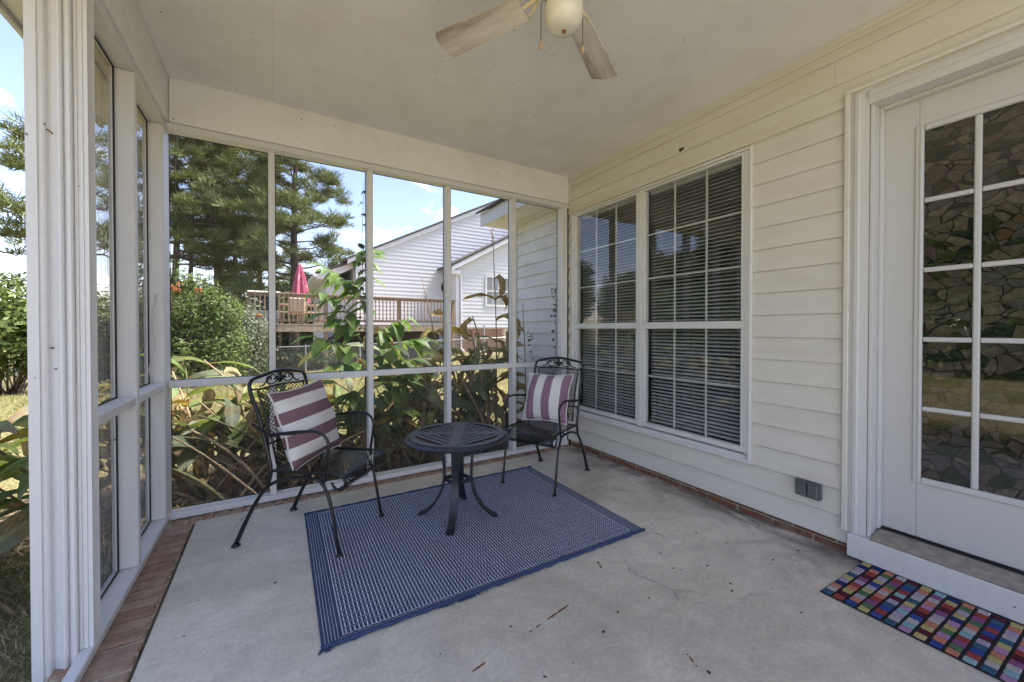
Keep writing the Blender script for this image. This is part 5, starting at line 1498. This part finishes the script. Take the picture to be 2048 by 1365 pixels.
def ginger(label, base, stems, seed, group="ginger lilies outside the screens", brown=.56, cat="plant"):
    rd = random.Random(seed); t = thing("ginger_lily", label, cat, base, 0, group)
    for k in range(2):
        a = (PI if base[0] < -.7 or rd.random() < .6 else 0) + rd.uniform(-.5, .5)
        ln0 = rd.uniform(.5, 1.05); Lc = rd.uniform(.6, 1.15); pts = []; p = Vector((rd.uniform(-.12, .12), rd.uniform(-.05, .1), -.05)); an = ln0
        for q in range(6): pts.append(p.copy()); p += Vector((math.cos(a) * math.sin(an), abs(math.sin(a)) * math.sin(an) * .4, math.cos(an))) * (Lc / 5); an += rd.uniform(-.05, .12)
        MB().tube(pts, [.010 - .006 * q / 5 for q in range(6)], 6).build("dry_cane", "dry_stem", t, True, world=False)
    for (a, lean, L_) in stems:
        pts = []; p = Vector((rd.uniform(-.05, .05), rd.uniform(-.05, .05), -.05)); an = lean * .5
        for k in range(9):
            pts.append(p.copy()); p += Vector((math.cos(a) * math.sin(an), math.sin(a) * math.sin(an), math.cos(an))) * (L_ / 8); an += lean / 9
        dry = rd.random() < .5
        sm = MB().tube(pts, [.0145 - .0085 * k / 8 for k in range(9)], 6).build("stem", "dry_stem" if dry else "green_stem", t, True, world=False)
        n = rd.randint(7, 9)
        for k in range(n):
            u = .30 + .70 * (k + rd.random() * .6) / n; q = u * 8; i = min(7, int(q)); pp = pts[i].lerp(pts[i + 1], q - i)
            old = rd.random() < brown * (1.5 - u)
            me = rd.choice(LB) if old else (rd.choice(LY) if rd.random() < .10 else rd.choice(LG))
            yaw = (a - math.pi / 2) + (math.pi / 2 * (1 if k % 2 else -1)) + rd.uniform(-.7, .7) * (1 if u < .9 else .3)
            if u > .9: yaw = a - math.pi / 2 + rd.uniform(-.5, .5)
            # keep leaves from growing through the screens
            hd = Vector((-math.sin(yaw), math.cos(yaw)))
            wp_ = Vector(base) + pp
            if (wp_.y < 3.55 and wp_.x > -.75 and hd.y < -.2) or (wp_.y < 3.3 and hd.y < .0 and wp_.x > -.7): yaw += math.pi; 
            if wp_.x < -.7 and wp_.x > -1.1 and hd.x > .2 and wp_.y < 3.2: yaw = -yaw
            e = rd.uniform(-.1, .55) if not old else rd.uniform(-.5, .2)
            lf = link("leaf", me, t, loc=pp); lf.rotation_euler = (e, rd.uniform(-.4, .4), yaw); s_ = rd.uniform(.9, 1.4); lf.scale = (s_, s_, s_)
    return t
gl = [(-.42, 3.55, [(PI * .95, .95, 1.15), (PI * .7, .5, 1.1)], "ginger lily clump hard against the corner post"), (-.18, 3.62, [(PI, .9, 1.2), (.4, .8, .9)], "ginger lily leaning left behind the first bay"),
      (.08, 3.7, [(PI * .9, 1.0, 1.3), (PI * .55, .5, 1.0)], "ginger lily with collapsed stems left of the left armchair"), (.22, 3.5, [(PI * 1.0, 1.15, 1.2)], "low ginger lily drooping behind the left armchair"),
      (.42, 3.75, [(PI * .85, .8, 1.25), (.2, .9, 1.0)], "ginger lily behind the left armchair's back"), (.62, 3.5, [(.1, 1.0, 1.0), (PI * .6, .7, .9)], "ginger lily under the leafy sapling"),
      (.92, 3.8, [(.15, .55, 1.35), (PI * .95, .9, 1.1)], "ginger lily behind the second upright"), (1.12, 3.55, [(PI * .9, .75, 1.15), (.3, 1.0, .95)], "ginger lily behind the round table"),
      (1.35, 3.7, [(.05, .85, 1.2), (PI * .95, 1.0, 1.1)], "ginger lily between second and third upright"), (1.5, 3.5, [(PI * .9, .6, .95)], "short ginger lily left of the corner armchair"),
      (1.75, 3.75, [(.1, .35, 1.2), (PI, .8, 1.1)], "ginger lily behind the third upright"), (2.0, 3.6, [(PI * .95, .5, 1.25)], "ginger lily behind the corner armchair"),
      (-.35, 4.1, [(PI * .95, .7, 1.15), (.5, .6, 1.0)], "farther ginger lily behind the first bay"), (.35, 4.15, [(PI, .8, 1.2)], "farther ginger lily behind the sapling's left side"),
      (1.55, 4.2, [(PI * .9, .6, 1.3), (.2, .6, 1.1)], "farther ginger lily in the third bay")]
gl += [(-.28, 3.4, [(PI * .97, 1.1, .95), (.3, 1.0, .8)], "low ginger lily at the foot of the first bay"), (.02, 3.42, [(.1, 1.1, .9), (PI * .9, .9, 1.0)], "ginger lily at the foot of the first upright"), (.78, 3.45, [(PI * .9, 1.0, 1.0)], "low ginger lily in front of the sapling"),
       (1.25, 3.42, [(PI, 1.1, 1.0), (.1, .9, .9)], "low ginger lily at the foot of the third upright"), (1.62, 3.42, [(.1, 1.0, .8), (PI * .95, .7, 1.0)], "low ginger lily behind the corner armchair's arm"), (.15, 4.0, [(PI * .95, .6, 1.25)], "upright ginger lily farther back in the first bay"),
       (1.1, 4.1, [(PI * .9, .5, 1.3), (.2, .7, 1.1)], "upright ginger lily farther back in the second bay"), (-.5, 3.8, [(PI * .9, .8, 1.2), (PI * .6, .4, 1.15)], "ginger lily with broad leaves by the corner post")]
gl += [(.30, 3.38, [(PI * .95, .9, 1.05), (PI * .9, .5, .9)], "ginger lily right behind the left armchair"), (.55, 3.9, [(PI, .7, 1.25), (.2, .8, 1.0)], "ginger lily beyond the sapling stem"), (1.42, 3.9, [(PI * .95, .4, 1.45), (.1, .5, 1.3)], "tall rusty ginger lily in the third bay"),
       (1.88, 3.45, [(PI * .95, .5, 1.2), (PI * .9, .2, 1.35)], "tall rusty ginger lily next to the third upright"), (2.12, 3.85, [(PI, .25, 1.5), (PI * .95, .5, 1.3)], "tall rusty ginger lily near the white side wall"), (-.12, 3.85, [(PI * .97, .8, 1.3), (PI * .95, 1.1, 1.1)], "ginger lily with long stems bent over the first bay")]
for k, (x, y, st, lab) in enumerate(gl): ginger(lab, (x, y, float(ground_z(x, y))), st, 100 + k, brown=(.75 if 'rusty' in lab else .5))
gs = [(-1.02, 2.55, [(PI * .85, .9, 1.05), (PI * .6, .6, .95)], "ginger lily outside the near film pane"), (-1.2, 2.95, [(PI, .95, 1.2), (PI * .7, .5, 1.0)], "ginger lily spreading left beyond the door casing"),
      (-.95, 3.2, [(PI * 1.1, .6, 1.1), (PI * .8, .9, 1.0)], "ginger lily outside the far film pane"), (-1.45, 3.5, [(PI * .95, .8, 1.15)], "ginger lily at far left of the yard bed"), (-1.3, 2.3, [(PI * .9, 1.0, .95)], "low ginger lily nearest the open doorway")]
for k, (x, y, st, lab) in enumerate(gs): ginger(lab, (x, y, float(ground_z(x, y))), st, 130 + k, brown=.0)
# two tall canna stalks
def canna(label, base, top, nleaf, seed, flower=False):
    rd = random.Random(seed); t = thing("canna", label, "plant", base, 0, "tall canna stalks")
    e = Vector(top) - Vector(base)
    pts = smooth_pts([(0, 0, -.05), tuple(e * .5 + Vector((.03, 0, 0))), tuple(e)], 5)
    MB().tube(pts, [.0095 - .006 * k / (len(pts) - 1) for k in range(len(pts))], 6).build("stem", "dry_stem", t, True, world=False)
    for k in range(nleaf):
        u = .28 + .62 * k / nleaf; p = pts[int(u * (len(pts) - 1))]
        me = rd.choice(LB) if rd.random() < .6 else (rd.choice(LY) if rd.random() < .35 else rd.choice(LG))
        lf = link("leaf", me, t, loc=p); s_ = rd.uniform(.85, 1.2); lf.scale = (s_, s_, s_); lf.rotation_euler = (rd.uniform(-.2, .5), rd.uniform(-.4, .4), rd.choice((.9, -1.0, 1.6, -1.7, .2)) + rd.uniform(-.3, .3))
    if flower:
        f = MB()
        for k in range(8):
            p = e + Vector((rd.uniform(-.02, .02), rd.uniform(-.02, .02), -.02 * k + .05))
            f.tube([p, p + Vector((rd.uniform(-.03, .03), 0, .015))], [.006, .002], 5)
        f.build("flower_spike", "trumpet_flower", t, world=False)
canna("tall dry canna stalk rising in the third bay", (1.55, 3.75, -.12), (1.18, 3.6, 1.62), 10, 201)
canna("tall canna stalk with red flower tip beside the third upright", (2.02, 3.72, -.12), (1.93, 3.6, 2.12), 10, 202, True)
canna("bent canna stalk against the white side wall", (2.24, 3.50, -.12), (2.20, 3.45, 1.42), 8, 203)

# ------------------------------------------------------------------ oval-leaved sapling and creepers
def oval(L_, Wd, bend, seed, m_):
    rd = random.Random(seed); b = MB(); nl = 7
    for i in range(nl + 1):
        u = i / nl; w = Wd * math.sin(math.pi * (u ** .85 * .94 + .05)) ** .9
        y = L_ * u; z = -bend * u * u * L_
        for s_ in (-1, 0, 1): b.v.append((s_ * w / 2, y, z + abs(s_) * w * .16 + rd.uniform(-.002, .002)))
    for i in range(nl):
        for k in range(2): q = i * 3 + k; b.f.append((q, q + 1, q + 4, q + 3))
    return b.mesh("leaf", m_, True)
OL = [oval(.185, .088, .25, 1, "sapling_leaf"), oval(.16, .080, .6, 2, "sapling_leaf"), oval(.20, .092, .4, 3, "sapling_leaf")]
sap = thing("sapling", "green oval-leaved sapling growing behind the second upright", "sapling", (.72, 3.66, -.12))
rd = random.Random(5)
main = smooth_pts([(0, 0, -.05), (-.03, .03, .7), (.0, .06, 1.35), (-.03, .05, 1.95)], 5)
MB().tube(main, [.013 - .009 * k / (len(main) - 1) for k in range(len(main))], 6).build("stem", "twig", sap, True, world=False)
ends = [(.36, 3.62, 1.66, 1.35), (.30, 3.55, 1.46, 1.2), (.40, 3.66, 1.27, 1.05), (.28, 3.5, 1.08, .9), (.70, 3.62, 1.88, 1.6), (1.02, 3.58, 1.24, 1.0), (1.18, 3.62, 1.06, .85), (1.04, 3.45, .88, .7), (.98, 3.5, .66, .5), (.46, 3.5, .84, .7), (1.22, 3.6, .74, .6), (.58, 3.6, 1.54, 1.3), (.52, 3.5, .60, .45), (.85, 3.42, 1.0, .8), (1.0, 3.42, .45, .3)]
for (x, y, z, z0) in ends:
    k = min(len(main) - 1, int((z0 + .12) / 2.0 * (len(main) - 1))); p0 = main[k]; e = Vector((x - .72, y - 3.66, z + .12))
    bp = smooth_pts([p0, p0.lerp(e, .5) + Vector((0, 0, .05)), e], 4)
    MB().tube(bp, [.005 - .003 * i / (len(bp) - 1) for i in range(len(bp))], 5).build("branch", "green_stem", sap, True, world=False)
    d = (e - p0); ya = math.atan2(d.y, d.x) - PI / 2; n = 13
    for i in range(n):
        u = .25 + .75 * i / (n - 1); q = bp[min(len(bp) - 1, int(u * (len(bp) - 1)))]
        lf = link("leaf", rd.choice(OL), sap, loc=q + Vector((0, 0, rd.uniform(-.01, .01))))
        yw = ya + (rd.uniform(.6, 1.2) * (1 if i % 2 else -1) if i < n - 1 else 0)
        lf.rotation_euler = (rd.uniform(-.5, .3), rd.uniform(-.35, .35), yw); s_ = rd.uniform(.75, 1.15); lf.scale = (s_, s_, s_)
VL = [oval(.042, .028, .3, 7, "vine_leaf"), oval(.034, .024, .5, 8, "vine_leaf")]
def creeper(label, pts, n, seed, amp=.04):
    rd = random.Random(seed); t = thing("creeper", label, "creeper", pts[0], 0, "thin creepers on the screen frame")
    P = [Vector(p) - Vector(pts[0]) for p in smooth_pts(pts, 6)]
    MB().tube(P, .0016, 4).build("stem", "twig", t, True, world=False)
    for i in range(n):
        q = P[int(rd.random() * (len(P) - 1))] + Vector((rd.uniform(-amp, amp) * .4, rd.uniform(0, .02), 0))
        lf = link("leaf", rd.choice(VL), t, loc=q); lf.rotation_euler = (rd.uniform(-.9, .2), rd.uniform(-.6, .6), rd.uniform(-2.2, 2.2)); s_ = rd.uniform(.6, 1.15); lf.scale = (s_, s_, s_)
creeper("leafy creeper climbing the second upright", [(.60, 3.20, .9), (.585, 3.185, 1.4), (.575, 3.19, 1.8), (.59, 3.18, 2.28)], 48, 1, .06)
creeper("sparse dark creeper on the white side wall", [(2.44, 3.30, .5), (2.46, 3.24, .9), (2.45, 3.22, 1.35), (2.46, 3.24, 1.6)], 46, 2, .10)
creeper("hanging creeper strand on the wall by the bent canna", [(2.36, 3.55, 1.12), (2.35, 3.50, .95), (2.34, 3.45, .72)], 20, 3, .05)

# ------------------------------------------------------------------ grass, straw and leaf litter
def blades(n, xy, hmin, hmax, w, m_, name, label, cat, flat=.45):
    x, y = xy; z = ground_z(x, y); n = len(x)
    a = rng.uniform(0, 6.283, n); h = rng.uniform(hmin, hmax, n); ln = rng.normal(0, flat, (n, 2))
    P = np.stack([x, y, z - .004], 1); s_ = np.stack([np.cos(a), np.sin(a), np.zeros(n)], 1) * w
    T = P + np.stack([ln[:, 0] * h, ln[:, 1] * h, h], 1)
    V = np.stack([P - s_, P + s_, T], 1).reshape(-1, 3)
    o = link(name, np_mesh(name, V, np.arange(len(V)).reshape(-1, 3), m_)); tag(o, label, cat, kind="stuff")
def off_slab(x, y):
    k = ~((x > -.70) & (x < 12) & (y < 3.22)) & ~((x > 2.45) & (y < 4.2)); return x[k], y[k]
N1 = 70000
x = rng.uniform(-4.5, -.6, N1); y = rng.uniform(.8, 5.5, N1)
blades(N1, off_slab(x, y), .015, .05, .0026, "grass_near", "grass", "short dry grass outside the open doorway", "grass", 1.0)
N2 = 90000
d = rng.uniform(4, 15, N2) ** 1.0; aa = rng.uniform(-1.4, .25, N2)
x = FW[0] * d + RT[0] * aa * d; y = FW[1] * d + RT[1] * aa * d
blades(N2, off_slab(x, y), .03, .09, .005, "grass_blade", "grass", "patchy yellow-green grass of the back yard", "grass", .8)
N3 = 5000
x = rng.uniform(-1.6, 2.4, N3); y = rng.uniform(3.2, 4.4, N3)
xa, ya = off_slab(x, y); xb = rng.uniform(-1.2, -.7, 700); yb = rng.uniform(2.0, 3.4, 700)
xs_, ys_ = xa, ya
n = len(xs_); a = rng.uniform(0, 6.283, n); l = rng.uniform(.03, .11, n)
P = np.stack([xs_, ys_, ground_z(xs_, ys_) + rng.uniform(.005, .05, n)], 1); dv = np.stack([np.cos(a) * l, np.sin(a) * l, rng.normal(0, .02, n)], 1); sv_ = np.stack([-np.sin(a), np.cos(a), rng.normal(0, .4, n)], 1) * rng.uniform(.002, .010, (n, 1))
V = np.stack([P - dv, P + sv_, P + dv, P - sv_], 1).reshape(-1, 3)
tag(link("leaf_litter", np_mesh("leaf_litter", V, np.arange(len(V)).reshape(-1, 4), "straw")), "brown leaf litter under the ginger lilies", "leaf litter", kind="stuff")
